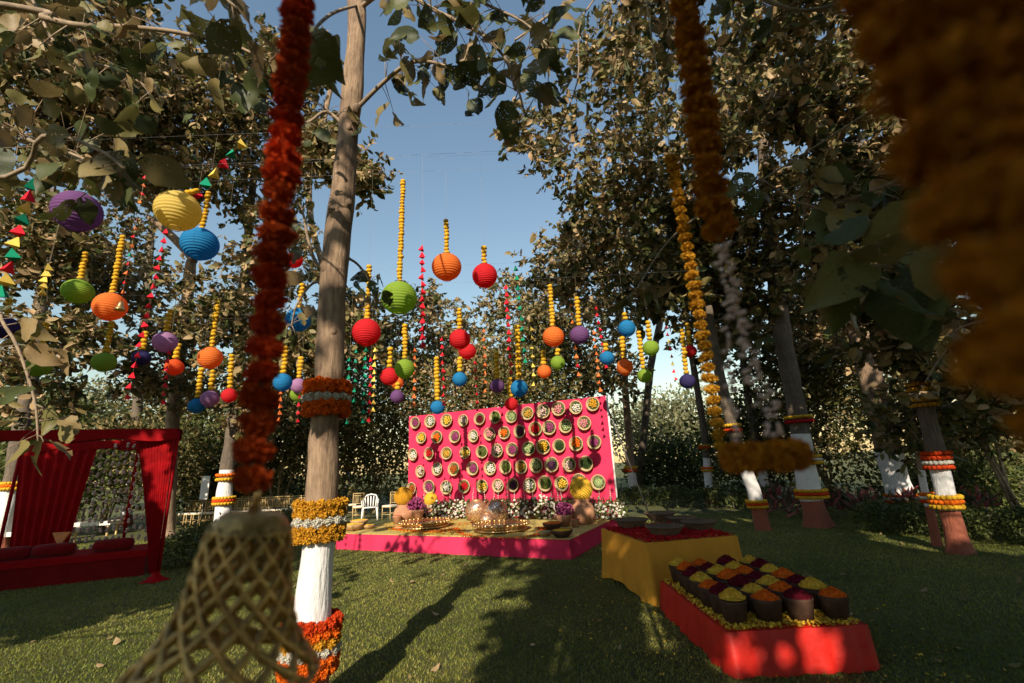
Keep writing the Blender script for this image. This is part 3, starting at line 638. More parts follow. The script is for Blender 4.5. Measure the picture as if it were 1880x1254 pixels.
shade_tree('unseen tall tree far behind the photographer, added to block sky glow, taller of two', (3.6, -9.5, 0), 9.5, [((3.6, -9.2, 6.8), (3.2, 1.6, 3.2), 60)], 74, leaf=.36, mat=M_leaf_green)  # added out of view to screen the bright sky behind the camera
shade_tree('tall tree far behind the photographer near the lawn\'s side', (9.0, -7.0, 0), 9.5, [((9.4, -6.6, 6.4), (3.4, 2.0, 3.4), 60)], 75, leaf=.36, mat=M_leaf_green)  # second added tree, keeps sky glow off the right side
# limbs of those trees that reach into view
leafy_limb(T_left, [Vector((-7.1, .3, 4.0)), Vector((-5.2, 1.4, 4.25))] + L((26, 13, 2.5), (78, 32, 2.5), (141, 46, 2.5), (208, 48, 2.5), (305, 56, 2.5), (372, 69, 2.5), (432, 84, 2.5), (497, 115, 2.5)), .03, .008, 46, .21, 81, .30, .3)
leafy_limb(T_left, [Vector((-7.1, .3, 3.3)), Vector((-5.0, 1.5, 3.3))] + L((-60, 230, 2.8), (60, 260, 2.8), (150, 290, 2.8), (215, 330, 2.8)), .025, .007, 44, .22, 82, .34, .35)
leafy_limb(T_left, [Vector((-7.1, .3, 2.6)), Vector((-5.2, 2.0, 2.5))] + L((-80, 560, 3.2), (10, 600, 3.2), (60, 720, 3.2), (70, 810, 3.2)), .02, .006, 26, .20, 83, .30, .4)
leafy_limb(T_left, [Vector((-7.1, .3, 4.2)), Vector((-5.2, 2.2, 4.6))] + L((0, -40, 3.4), (110, 90, 3.4), (220, 130, 3.5), (300, 180, 3.6)), .02, .006, 40, .22, 84, .4, .35)
leafy_limb(T_right, [Vector((6.5, .7, 3.4)), Vector((4.0, 1.2, 2.8))] + L((1760, 380, 1.9), (1690, 430, 1.9), (1640, 470, 1.9), (1560, 470, 1.9)), .02, .007, 12, .19, 85, .18, .62)
leafy_limb(T_right, [Vector((6.5, .7, 4.2)), Vector((4.6, 1.8, 4.0))] + L((1760, 260, 3.2), (1650, 330, 3.2), (1500, 380, 3.2), (1400, 330, 3.2)), .022, .007, 26, .21, 86, .34, .5)
leafy_limb(T_right, [Vector((6.5, .7, 5.2)), Vector((4.6, 2.0, 5.2))] + L((1640, -40, 3.4), (1480, 20, 3.4), (1340, -30, 3.4), (1200, -60, 3.4), (1051, 0, 3.2), (966, 60, 3.1), (945, 74, 3.1)), .025, .008, 30, .21, 87, .28, .3)
leafy_limb(T_right, [Vector((6.5, .7, 3.0)), Vector((5.6, 3.2, 2.6))] + L((1800, 590, 4.4), (1740, 640, 4.4), (1700, 700, 4.4)), .018, .006, 18, .18, 88, .3, .55)

leafy_limb(T_right, [Vector((6.5, .7, 3.2)), Vector((3.6, .9, 2.6))] + L((1780, 420, 1.5), (1700, 440, 1.45), (1630, 480, 1.4), (1570, 500, 1.4)), .016, .006, 12, .24, 91, .15, .66)
leafy_limb(T_right, [Vector((6.5, .7, 5.0)), Vector((4.2, 1.6, 5.4))] + L((1330, -120, 3.3), (1090, 0, 3.2), (1060, 150, 3.2), (1015, 270, 3.2)), .012, .005, 6, .16, 92, .12, .6)
leafy_limb(T_right, [Vector((6.5, .7, 4.6)), Vector((4.4, 1.8, 4.6))] + L((1400, 330, 3.2), (1250, 420, 3.1), (1175, 520, 3.0), (1168, 545, 3.0)), .010, .004, 6, .17, 93, .10, .8)
leafy_limb(T_left, [Vector((-7.1, .3, 3.0)), Vector((-4.0, .9, 2.8))] + L((-70, 330, 1.9), (80, 250, 1.8), (180, 275, 1.7), (228, 310, 1.7)), .016, .006, 9, .19, 94, .13, .66)
leafy_limb(T_main, L((655, 10, Ymain), (620, 20, 2.4), (590, 40, 1.7), (570, 70, 1.4)), .014, .005, 5, .22, 95, .10, .8)
leafy_limb(T_left, [Vector((-7.1, .3, 4.4)), Vector((-4.2, 1.0, 4.6))] + L((100, -120, 2.0), (280, -60, 1.8), (400, -10, 1.7), (450, 30, 1.7)), .014, .005, 12, .22, 96, .16, .62)

# ------------------------------------------------------------------ stage and pink board
SH = .33
FL, FR = gnd(617, 1008), gnd(1049, 1028)
ex = (FR - FL).normalized(); ey = Vector((-ex.y, ex.x, 0)); SW = (FR - FL).length; SD = 3.25
BL, BR = FL + ey * SD, FR + ey * SD
stage = empty('stage_platform', (FL + FR) / 2, 'low platform with bright pink skirt and pale yellow carpet top before the pink board', 'stage')
mb = MB()
def skirt(a, b_, h, n, amp, out):
    d = b_ - a; v = []; f = []
    for i in range(n + 1):
        t = i / n; p = a + d * t
        for k in range(4):
            z = h * (1 - k / 3); o = out * (amp * math.sin(t * n * .55 + 1.3 * math.sin(t * 9)) * (k / 3) + .004 + .012 * k / 3)
            v.append(p + o + Vector((0, 0, z)))
    for i in range(n):
        for k in range(3): f.append((i * 4 + k, i * 4 + k + 1, i * 4 + k + 5, i * 4 + k + 4))
    mb.add(v, f)
skirt(FL, FR, SH - .005, 110, .013, -ey); skirt(FR, BR, SH - .005, 40, .006, ex); skirt(BL, FL, SH - .005, 40, .006, -ex); skirt(BR, BL, SH - .005, 40, .004, ey)
mb.build('pink_skirt', M_pink, stage)
mb = MB(); M_s = Matrix.Translation(FL) @ Matrix(((ex.x, ey.x, 0, 0), (ex.y, ey.y, 0, 0), (0, 0, 1, 0), (0, 0, 0, 1)))
mb.box((SW / 2, SD / 2, SH / 2 - .01), (SW - .02, SD - .02, SH - .02), M_s); mb.build('deck', M_wood, stage, False)
mb = MB(); mb.box((SW / 2, SD / 2, SH), (SW + .03, SD + .03, .012), M_s); mb.build('carpet', M_mat_yellow, stage, False)
def S(u, v, z=0): return FL + ex * u + ey * v + Vector((0, 0, SH + .007 + z))     # stage coordinates
STZ = SH + .007
def onstage(x, y): return gnd(x, y, STZ)

# board: bottom line along the back of the stage
bl, br = at(749, 950, 12.6), at(1126, 945, 11.0)
# place its feet on the line just inside the back edge
def on_line(x, y):
    d = ray(x, y); n = ey; q = S(0, SD - .30); t = (q - cC).dot(n) / d.dot(n); return cC + d * t
tl, tr = on_line(752, 765), on_line(1110, 727)
blx, brx = on_line(749, 940), on_line(1124, 940)
ub = lambda p: (p - FL).dot(ex)
u0, u1 = ub(tl), ub(tr) + .03; zt0, zt1 = tl.z, tr.z
BV = SD - .30
board = empty('backdrop_board', S((u0 + u1) / 2, BV), 'upright bright pink cloth board hung with round flower baskets', 'backdrop')
mb = MB(); v = []; f = []; nx, nz = 46, 14
for i in range(nx + 1):
    for k in range(nz + 1):
        t = i / nx; u = u0 + (u1 - u0) * t; zt = zt0 + (zt1 - zt0) * t; z = STZ + (zt - STZ) * k / nz
        wv = .013 * math.sin(i * 1.1 + .5 * math.sin(k * .7) + .6 * math.sin(i * .37)) * (1 - .55 * k / nz)
        p = S(u, BV - .025 + wv); v.append((p.x, p.y, z))
for i in range(nx):
    for k in range(nz): a = i * (nz + 1) + k; f.append((a, a + nz + 1, a + nz + 2, a + 1))
mb.add(v, f); mb.build('pink_cloth', M_pink, board)
mb = MB()
for u, zt in ((u0, zt0), ((u0 + u1) / 2, (zt0 + zt1) / 2), (u1 + .01, zt1)):
    p = S(u, BV + .03); mb.tube([(p.x, p.y, STZ), (p.x, p.y, zt + .02)], [.022, .022], 8)
p, q = S(u0, BV + .03), S(u1, BV + .03); mb.tube([(p.x, p.y, zt0 - .03), (q.x, q.y, zt1 - .03)], [.02, .02], 8)
mb.build('frame', M_plastic, board)
mb = MB()
for u, zt in ((u0 + .3, zt0), (u1 - .05, zt1)):
    p = S(u, BV + .06); q = S(u + .5, BV + 1.6); mb.tube([(p.x, p.y, zt - .1), (q.x, q.y, 0)], [.015, .015], 6)
mb.build('back_brace', M_wire, board)

# baskets on the board
random.seed(11)
mb = MB(); mb.lathe([(.02, .0), (.10, .003), (.145, .03), (.165, .075), (.18, .082), (.176, .092), (.155, .080), (.135, .038), (.09, .018), (.0, .016)], 28, None, .012, 14)
ME_basket = mb.mesh('basket')
mb = MB(); mb.lathe([(.166 + .012 * math.cos(a), .084 + .010 * math.sin(a)) for a in np.linspace(0, 6.283, 7)], 40, None, .018, 20); ME_brim = mb.mesh('rim')
def content(kind, seed):
    random.seed(seed); mb = MB()
    if kind == 'balls':
        for k in range(19):
            a = k * 2.4; rr = .105 * math.sqrt(k / 18) ; mb.ball((rr * math.cos(a) + .012, rr * math.sin(a) - .012, .058 + .025 * (1 - rr / .11)), random.uniform(.021, .027), 8, 5, .85, .12)
    else:
        for k in range(150):
            a = random.uniform(0, 6.283); rr = .115 * math.sqrt(random.random()); c = Vector((rr * math.cos(a) + .01, rr * math.sin(a) - .012, .05 + .035 * (1 - rr / .12) + random.uniform(0, .02)))
            d = Vector((random.gauss(0, 1), random.gauss(0, 1), random.gauss(.6, .6))).normalized() * random.uniform(.014, .028); t = d.cross(Vector((random.gauss(0, 1), random.gauss(0, 1), 1))).normalized() * .008
            mb.add([c - t, c + t, c + d + t * .6, c + d - t * .6], [(0, 1, 2, 3)])
        mb.lathe([(.12, .035), (.08, .06), (.0, .075)], 14)
    return mb.mesh('flowers', smooth=(kind == 'balls'))
ME_cont = {('balls', i): content('balls', 20 + i) for i in range(3)} | {('fill', i): content('fill', 30 + i) for i in range(3)}
mb = MB(); mb.lathe([(.135, .04), (.07, .055), (0, .058)], 16); ME_bed = mb.mesh('leaf_bed')
ROWS = ['top row', 'second row', 'middle row', 'fourth row', 'bottom row']
BK = [[(158, 350, 'magenta', 'f'), (283, 338, 'white', 'b'), (421, 332, 'lemon', 'b'), (563, 330, 'blush', 'b'), (698, 318, 'dred', 'f'), (830, 303, 'green', 'f'), (963, 298, 'lime', 'f'), (1098, 272, 'ochre', 'b'), (1230, 253, 'blush', 'b'), (1360, 235, 'pink', 'b'), (1503, 220, 'white', 'b'), (1647, 196, 'golden', 'b')],
      [(209, 478, 'lemon', 'b'), (340, 470, 'orange', 'b'), (490, 467, 'magenta', 'f'), (648, 460, 'white', 'b'), (783, 443, 'pink', 'b'), (905, 434, 'orange', 'b'), (1035, 422, 'plum', 'f'), (1165, 400, 'red', 'f'), (1282, 390, 'magenta', 'b'), (1418, 378, 'lime', 'b'), (1573, 352, 'pink', 'b')],
      [(140, 615, 'white', 'b'), (277, 607, 'red', 'b'), (420, 606, 'ochre', 'f'), (577, 600, 'lemon', 'b'), (717, 592, 'green', 'f'), (848, 582, 'blush', 'b'), (973, 573, 'magenta', 'f'), (1110, 566, 'lime', 'b'), (1230, 550, 'yellow', 'b'), (1362, 542, 'dkgreen', 'f'), (1507, 526, 'orange', 'b'), (1656, 513, 'magenta', 'f')],
      [(203, 756, 'blush', 'b'), (345, 738, 'white', 'b'), (484, 738, 'rust', 'b'), (642, 731, 'magenta', 'f'), (787, 729, 'white', 'b'), (916, 718, 'green', 'f'), (1050, 720, 'ochre', 'b'), (1174, 706, 'lime', 'b'), (1304, 703, 'plum', 'f'), (1450, 697, 'blush', 'b'), (1590, 690, 'dkgreen', 'f')],
      [(130, 900, 'rust', 'b'), (275, 884, 'magenta', 'f'), (420, 890, 'white', 'b'), (568, 884, 'red', 'f'), (719, 880, 'lemon', 'b'), (852, 876, 'blush', 'b'), (980, 872, 'plum', 'f'), (1122, 872, 'white', 'b'), (1247, 858, 'green', 'f'), (1385, 858, 'lemon', 'b'), (1530, 840, 'pink', 'f'), (1690, 850, 'lime', 'f')]]
WORD = dict(magenta='magenta flowers', white='white roses', lemon='lemon-yellow blooms', blush='blush and cream roses', dred='dark red petals', green='green leaves', lime='pale green blooms', ochre='ochre-yellow blooms', pink='pink roses', golden='golden-orange blooms', orange='orange marigolds', plum='dark plum flowers', red='red flowers', yellow='yellow marigolds', dkgreen='dark green sprigs', rust='rust-orange blooms')
def on_board(x, y, off=.0):
    d = ray(x, y); q = S(0, BV - .06 - off); t = (q - cC).dot(ey) / d.dot(ey); return cC + d * t
nq = (-ey).to_track_quat('Z', 'Y')
M_leafbed = simple('dark foliage bed', (.05, .075, .025), .9, .4, 30)
for ri, row in enumerate(BK):
    for (zx, zy, c, k) in row:
        p = on_board(730 + zx * .2186, 700 + zy * .2186, .0)
        e = empty('flower_basket', p, 'round cane basket of %s on the pink board, %s' % (WORD[c], ROWS[ri]), 'basket', 'flower baskets on the pink board')
        e.rotation_mode = 'QUATERNION'; e.rotation_quaternion = nq @ Matrix.Rotation(random.uniform(-.13, .05), 3, 'X').to_quaternion() @ Matrix.Rotation(random.uniform(-.1, .1), 3, 'Y').to_quaternion() @ Matrix.Rotation(random.uniform(-.5, .5), 3, 'Z').to_quaternion()
        s = random.uniform(.94, 1.06)
        inst('basket', ME_basket, M_basket, e, scale=s); inst('rim', ME_brim, M_basket, e, scale=s)
        inst('leaf_bed', ME_bed, M_leafbed, e, scale=s)
        o = inst('flowers', ME_cont[('balls' if k == 'b' else 'fill', random.randrange(3))], fl(c), e, rot=(0, 0, random.uniform(0, 6)), scale=s); o['kind'] = 'stuff'

# flower bank along the foot of the board
bank = empty('flower_bank', S((u0 + u1) / 2, BV - .25), 'long bank of white and blush blooms along the foot of the pink board', 'flowers')
W0 = bank.location
def bank_blooms(nm, n, mat, rlo, rhi, zhi, seed):
    random.seed(seed); mb = MB()
    for k in range(n):
        u = random.uniform(u0 + .2, u1 + .22); hh = random.random(); prof = .40 + .12 * math.sin(u * 2.2) + .08 * math.sin(u * 5.1)
        z = hh * zhi * prof / .5; v = BV - .10 - .34 * (1 - hh * .7) * random.uniform(.6, 1.0)
        mb.ball(S(u, v, z + .03), random.uniform(rlo, rhi), 8, 5, .85, .14)
    o = mb.build(nm, mat, bank); o['kind'] = 'stuff'
bank_blooms('white_blooms', 330, fl('white'), .024, .040, .46, 3); bank_blooms('blush_blooms', 130, fl('blush'), .022, .036, .46, 4); bank_blooms('lavender_blooms', 60, fl('magenta'), .014, .024, .46, 5); bank_blooms('lime_blooms', 80, fl('lime'), .02, .034, .46, 6)
q = np.random.default_rng(9); n = 3800; uu = q.uniform(u0 + .15, u1 + .27, n); hz = q.random(n)
pp = np.array([tuple(S(a, BV - .10 - .30 * (1 - h * .7) * r1, h * .42 + .02) - W0) for a, h, r1 in zip(uu, hz, q.uniform(.3, 1, n))])
me = leaves_mesh('foliage', pp, q.normal(size=(n, 3)) + np.array([0, 0, .5]), q.uniform(.05, .10, n), M_leaf_green, True)
o = bpy.data.objects.new('foliage', me); COL.objects.link(o); o.parent = bank; o['kind'] = 'stuff'
random.seed(13); mb = MB()
for k in range(26):
    u = u0 + .3 + (u1 - u0 - .3) * (k + random.uniform(.1, .9)) / 26; base = S(u, BV - .14, .30); tip = base + Vector((random.uniform(-.06, .06), 0, random.uniform(.28, .5)))
    for j in range(9):
        t = j / 8; mb.ball(base.lerp(tip, t) + Vector((random.uniform(-.012, .012), random.uniform(-.012, .012), 0)), .019 * (1.1 - t * .8), 6, 4, 1.1, .2)
    mb.tube([base - Vector((0, 0, .25)), base, tip], [.004, .004, .002], 4)
o = mb.build('flower_spikes', fl('white'), bank); o['kind'] = 'stuff'

# things standing on the stage
def lathe_obj(name, prof, mat, parent, n=28, **k):
    mb = MB(); mb.lathe(prof, n, Matrix.Translation(parent_world(parent)), **k); return mb.build(name, mat, parent)
def tray(x, y, wpx, label):
    p = onstage(x, y); r = pxm(wpx, p) / 2; e = empty('brass_tray', p, label, 'tray', 'brass trays on the stage')
    lathe_obj('bowl', [(0, .004), (r * .72, .004), (r * .97, .03), (r * .86, .055), (r * .80, .085), (r * .93, .125), (r * .99, .135), (r * .95, .128), (r * .78, .09), (r * .7, .075), (0, .07)], M_brass, e, 120, ripple=.016, rn=40)
    mb = MB()
    for k in range(34):
        a = 2 * math.pi * k / 34; mb.ball(p + Vector((r * .975 * math.cos(a), r * .975 * math.sin(a), .135)), r * .066, 7, 5, .8)
    mb.build('scalloped_rim', M_brass, e)
    mb = MB(); mb.lathe([(r * .76, .098), (r * .4, .106), (0, .108)], 40, Matrix.Translation(p)); mb.build('water', simple('still water', (.10, .09, .06), .05, .05, 3, bstr=0), e)
tray(780, 968, 96, 'shallow scalloped brass tray beside the orange-topped clay pot')
tray(920, 974, 104, 'larger fluted brass tray in front of the mirrored pots')
def mosaic(x, y, d, label):
    p = onstage(x, y); r = pxm(d, p) / 2; e = empty('mirror_pot', p, label, 'pot', 'mirror-work pots')
    prof = [(r * .3, 0)] + [(r * math.sin(a), r * (1 - .92 * math.cos(a))) for a in np.linspace(.35, 2.6, 18)] + [(r * .42, r * 1.86), (r * .50, r * 1.95), (r * .36, r * 1.93), (0, r * 1.7)]
    o = lathe_obj('body', prof, M_copper, e, 36)
    mb = MB(); rs = random.Random(int(x))
    for k in range(260):
        z = 1 - 2 * (k + .5) / 260
        if abs(z) > .85: continue
        th = k * 2.39996; rr = math.sqrt(1 - z * z); d_ = Vector((rr * math.cos(th), rr * math.sin(th), z)); t = d_.cross(Vector((rs.gauss(0, 1), rs.gauss(0, 1), rs.gauss(0, 1)))).normalized(); b_ = d_.cross(t)
        nrm = (d_ + Vector((rs.gauss(0, .12), rs.gauss(0, .12), rs.gauss(0, .12)))).normalized(); t = (t - nrm * t.dot(nrm)).normalized(); b_ = nrm.cross(t)
        c = p + Vector((0, 0, r)) + Vector((d_.x * r, d_.y * r, d_.z * r * .92)) * 1.006; h = r * .075
        mb.add([c - t * h - b_ * h, c + t * h - b_ * h, c + t * h + b_ * h, c - t * h + b_ * h], [(0, 1, 2, 3)])
    o = mb.build('mirror_tiles', M_mirror, e, False); o['kind'] = 'stuff'
M_copper = simple('copper lacquer', (.46, .22, .11), .45, .3, 20, metallic=.4)
M_mirror = simple('mirror chips', (.80, .66, .52), .22, .25, 60, metallic=.9, bstr=0)
mosaic(876, 961, 43, 'medium copper pot covered in mirror chips'); mosaic(912, 962, 44, 'largest round copper pot covered in mirror chips, behind the fluted tray'); mosaic(894, 968, 26, 'smallest copper mirror pot tucked between two larger ones')
def clay_ball(x, y, h_px, ball_px, c, label):
    p = onstage(x, y); e = empty('clay_pot', p, label, 'pot', 'clay pots with flower domes'); H_ = pxm(h_px, p); rb = pxm(ball_px, p) / 2; r = rb * 1.08
    lathe_obj('pot', [(0, 0), (r * .62, 0), (r * .95, H_ * .3), (r * 1.0, H_ * .5), (r * .8, H_ * .78), (r * .55, H_ * .9), (r * .68, H_), (r * .6, H_), (r * .5, H_ * .88), (0, H_ * .8)], M_terracotta, e, 30)
    mb = MB(); rs = random.Random(int(x)); random.seed(int(x)); c0 = p + Vector((0, 0, H_ + rb * .82)); mb.ball(c0, rb * .95, 22, 14, 1, .015)
    for k in range(420):
        z = 1 - 2 * (k + .5) / 420; th = k * 2.39996; rr = math.sqrt(1 - z * z); d = Vector((rr * math.cos(th), rr * math.sin(th), z)); mb.ball(c0 + d * rb * .95, rb * .075, 5, 3, 1, .25)
    o = mb.build('flower_dome', fl(c), e); o['kind'] = 'stuff'
clay_ball(740, 958, 30, 34, 'golden', 'clay pot topped by a large golden flower dome beside the magenta bouquet')
clay_ball(791, 951, 22, 25, 'lemon', 'small clay pot topped by a lemon flower dome')
clay_ball(1027, 946, 18, 29, 'orange', 'clay pot topped by an orange flower dome half hidden by purple flowers')
clay_ball(1072, 962, 44, 43, 'lemon', 'tall clay pot topped by the largest yellow flower dome')
def purple_pot(x, y, label):
    p = onstage(x, y); e = empty('flower_pot', p, label, 'flowerpot', 'purple bouquets in clay pots'); k_ = pxm(30, p) / 2
    lathe_obj('pot', [(0, 0), (k_ * .6, 0), (k_ * .95, k_ * 1.0), (k_ * 1.0, k_ * 1.35), (k_ * .85, k_ * 1.35), (k_ * .7, k_ * .8), (0, k_ * .7)], M_terracotta, e, 26)
    mb = MB(); random.seed(int(x))
    for i in range(170):
        d = Vector((random.gauss(0, 1), random.gauss(0, 1), random.gauss(.2, 1))).normalized() * random.random() ** .33; mb.ball(p + Vector((0, 0, k_ * 1.9)) + Vector((d.x * k_ * 1.25, d.y * k_ * 1.1, d.z * k_ * .85)), k_ * .13, 6, 4, 1, .3)
    o = mb.build('flowers', fl('magenta'), e); o['kind'] = 'stuff'
purple_pot(764, 957, 'clay pot of magenta flowers between the two yellow-domed pots'); purple_pot(1037, 966, 'clay pot of purple flowers before the orange dome')
def cup(x, y, label):
    p = onstage(x, y); e = empty('terracotta_cup', p, label, 'cup', 'terracotta cups'); k_ = pxm(16, p) / 2
    lathe_obj('cup', [(0, 0), (k_ * .75, 0), (k_ * .98, k_ * 1.5), (k_ * 1.08, k_ * 1.6), (k_ * 1.08, k_ * 1.8), (k_ * .9, k_ * 1.8), (k_ * .85, k_ * 1.5), (0, k_ * 1.45)], M_terracotta, e, 22)
    mb = MB(); random.seed(int(x))
    for i in range(40): a = random.uniform(0, 6.3); rr = k_ * .8 * math.sqrt(random.random()); mb.ball(p + Vector((rr * math.cos(a), rr * math.sin(a), k_ * 1.7)), k_ * .16, 5, 3, .7, .3)
    o = mb.build('petals', fl('red'), e); o['kind'] = 'stuff'
cup(729, 962, 'terracotta cup of red petals beside the golden dome pot'); cup(1057, 968, 'terracotta cup of red petals at the foot of the tall dome pot')
def petal_bowl(x, y, d, c, label, mat=None):
    p = onstage(x, y); e = empty('wooden_bowl', p, label, 'bowl', 'petal bowls on the stage'); k_ = pxm(d, p) / 2
    lathe_obj('bowl', [(0, 0), (k_ * .55, 0), (k_ * .9, k_ * .35), (k_, k_ * .6), (k_ * .93, k_ * .6), (k_ * .8, k_ * .35), (0, k_ * .3)], mat or M_wood, e, 26)
    mb = MB(); random.seed(int(x * 3)); mb.lathe([(k_ * .9, k_ * .5), (k_ * .5, k_ * .62), (0, k_ * .66)], 18, Matrix.Translation(p))
    for i in range(80): a = random.uniform(0, 6.3); rr = k_ * .86 * math.sqrt(random.random()); mb.ball(p + Vector((rr * math.cos(a), rr * math.sin(a), k_ * (.66 - .14 * rr / k_))), k_ * .09, 5, 3, .6, .3)
    o = mb.build('petals', fl(c), e); o['kind'] = 'stuff'
petal_bowl(648, 974, 38, 'lemon', 'large wooden bowl of yellow petals at the stage corner by the painted tree'); petal_bowl(659, 965, 33, 'lemon', 'flat wooden bowl of pale petals at the back of the corner trio'); petal_bowl(676, 971, 24, 'yellow', 'small wooden bowl beside two larger petal bowls')
petal_bowl(1000, 984, 26, 'lime', 'little bowl of greenish petals at the stage\'s front corner'); petal_bowl(1032, 986, 42, 'yellow', 'brown bowl of yellow petals nearest the stage\'s front corner', M_potdark); petal_bowl(1015, 972, 38, 'orange', 'brown bowl of orange petals behind the greenish one', M_potdark); petal_bowl(733, 972, 17, 'orange', 'tiny bowl of orange marigolds before the clay pots')
# petal carpet on the stage
def carpet_petals(nm, c, arcs, n, seed, lab):
    random.seed(seed); mb = MB()
    for k in range(n):
        cx, cy, rx_, ry_ , a0, a1, wd = random.choice(arcs); a = random.uniform(a0, a1); j = 1 + random.gauss(0, wd)
        p = onstage(cx + rx_ * math.cos(a) * j, cy + ry_ * math.sin(a) * j)
        h = random.uniform(.012, .024); th = random.uniform(0, 6.3); t = Vector((math.cos(th), math.sin(th), 0)) * h; s_ = Vector((-math.sin(th), math.cos(th), random.uniform(0, .6))) * h; z = Vector((0, 0, random.uniform(.004, .024)))
        mb.add([p + z - t, p + z - s_ * .5, p + z + t, p + z + s_], [(0, 1, 2, 3)])
    o = mb.build(nm, fl(c), None, False, org=tuple(onstage(arcs[0][0], arcs[0][1]))); tag(o, lab, 'petals', kind='stuff')
carpet_petals('orange_petals', 'orange', [(920, 976, 78, 13, -.5, 3.4, .06), (920, 976, 105, 8, -.9, .9, .05), (780, 968, 62, 9, .3, 2.9, .08)], 2600, 4, 'orange marigold petals ringed round the brass trays')
carpet_petals('yellow_petals', 'yellow', [(780, 968, 70, 12, 0, 6.28, .12), (860, 972, 90, 10, 0, 6.28, .2)], 1600, 5, 'yellow marigold petals scattered between the brass trays')
carpet_petals('red_petals', 'red', [(900, 972, 90, 11, 2.4, 5.0, .12), (790, 970, 60, 10, 0, 6.28, .15)], 260, 6, 'few red petals scattered on the stage carpet')

# ------------------------------------------------------------------ yellow draped table with baskets
ztab = .70
a_bot, c_bot = gnd(1112, 1060), gnd(1199, 1112)
d1 = (c_bot - a_bot); tl1 = d1.length; d1.normalize(); d2 = Vector((-d1.y, d1.x, 0))
rt = gnd(1362, 981, ztab); wtab = max(1.2, (rt - c_bot).dot(d2))
cz = at(1191, 998, c_bot.y).z; ztab = cz
tbl = empty('draped_table', c_bot + d2 * wtab / 2 - d1 * tl1 / 2, 'table draped to the ground in mustard yellow cloth, topped with crimson petals', 'table')
random.seed(3); mb = MB(); A, B_, C2, D = a_bot, c_bot, c_bot + d2 * wtab, a_bot + d2 * wtab
ring = []
for (p, q, nn) in ((A, B_, 22), (B_, C2, 34), (C2, D, 22), (D, A, 34)):
    for i in range(nn): ring.append((p.lerp(q, i / nn), (q - p).normalized()))
n = len(ring); cen = (A + C2) / 2; v = []; f = []; nk = 9
for i, (p, t) in enumerate(ring):
    o_ = Vector((t.y, -t.x, 0)); 
    corner = min((p - c).length for c in (A, B_, C2, D)); cf = math.exp(-(corner / .22) ** 2)
    for k in range(nk):
        s = k / (nk - 1); z = ztab * (1 - s) * (1 if k else 1)
        off = s * (.016 * math.sin(i * 1.1 + .8 * math.sin(i * .3)) + .03 * cf * math.sin(i * 1.7) + .02)
        outc = (p - cen).normalized()
        v.append(p * 1.0 + o_ * off + outc * (.025 * cf * s) + Vector((0, 0, z + (.06 * s * (1 - cf) * (0.5 + .5 * math.sin(i * .21)) if k == nk - 1 else 0) + .004)))
for i in range(n):
    for k in range(nk - 1): a = i * nk + k; b2 = ((i + 1) % n) * nk + k; f.append((a, a + 1, b2 + 1, b2))
mb.add(v, f); mb.add([A + Vector((0, 0, ztab + .003)), B_ + Vector((0, 0, ztab + .003)), C2 + Vector((0, 0, ztab + .003)), D + Vector((0, 0, ztab + .003))], [(0, 1, 2, 3)])
mb.build('tablecloth', M_yellow_cloth, tbl)
mb = MB(); Mt = Matrix.Translation(A) @ Matrix(((d1.x, d2.x, 0, 0), (d1.y, d2.y, 0, 0), (0, 0, 1, 0), (0, 0, 0, 1)))
mb.box((tl1 / 2, wtab / 2, ztab - .03), (tl1 - .02, wtab - .02, .04), Mt); mb.build('tabletop', M_wood, tbl, False)
for a_, b_ in ((.06, .06), (tl1 - .06, .06), (.06, wtab - .06), (tl1 - .06, wtab - .06)):
    mb = MB(); mb.box((a_, b_, (ztab - .05) / 2), (.05, .05, ztab - .05), Mt); mb.build('leg', M_wood, tbl, False)
def scatter(nm, c, org, M_, w_, d_, z, n, seed, lab, sz=(.012, .024), heap=.03):
    random.seed(seed); mb = MB()
    for k in range(n):
        p = M_ @ Vector((random.uniform(.02, w_ - .02), random.uniform(.02, d_ - .02), z + random.uniform(.004, heap)))
        h = random.uniform(*sz); t = Vector((random.gauss(0, 1), random.gauss(0, 1), random.gauss(0, .5))).normalized() * h; s_ = t.cross(Vector((random.gauss(0, .4), random.gauss(0, .4), 1))).normalized() * h * .7
        mb.add([p - t, p - s_, p + t, p + s_], [(0, 1, 2, 3)])
    o = mb.build(nm, fl(c), None, False, org=tuple(org)); tag(o, lab, 'petals', kind='stuff')
scatter('rose_petals', 'red', A, Mt, tl1, wtab, ztab + .003, 5200, 8, 'crimson rose petals covering the mustard yellow table')
random.seed(5)
def cane_tray(x, y, wpx, label):
    p = gnd(x, y, ztab + .012); r = pxm(wpx, p) / 2; e = empty('cane_basket', p, label, 'basket', 'dark cane baskets on the yellow table'); h = r * .42
    prof = [(0, .004), (r * .62, .004)]
    for k in range(8): s = k / 7; prof += [(r * (.64 + .33 * s) + .006, h * s + .004), (r * (.64 + .33 * s) - .002, h * (s + .07))]
    prof += [(r * 1.0, h * 1.08), (r * .95, h * 1.06), (r * .62, .03), (0, .022)]
    lathe_obj('woven_bowl', prof, M_basket_dark, e, 48, ripple=.010, rn=24)
    mb = MB(); mb.lathe([(r * .99 + .012 * math.cos(a), h * 1.08 + .010 * math.sin(a)) for a in np.linspace(0, 6.283, 7)], 48, Matrix.Translation(p), .015, 24); mb.build('rim', M_basket_dark, e)
cane_tray(1160, 968, 60, 'dark cane basket at the stage end of the yellow table'); cane_tray(1222, 982, 68, 'largest dark cane basket at the front of the yellow table'); cane_tray(1285, 972, 62, 'dark cane basket alone at the tree end of the yellow table'); cane_tray(1213, 955, 56, 'dark cane basket at the rear of the yellow table'); cane_tray(1252, 962, 50, 'small dark cane basket between rear and end baskets')

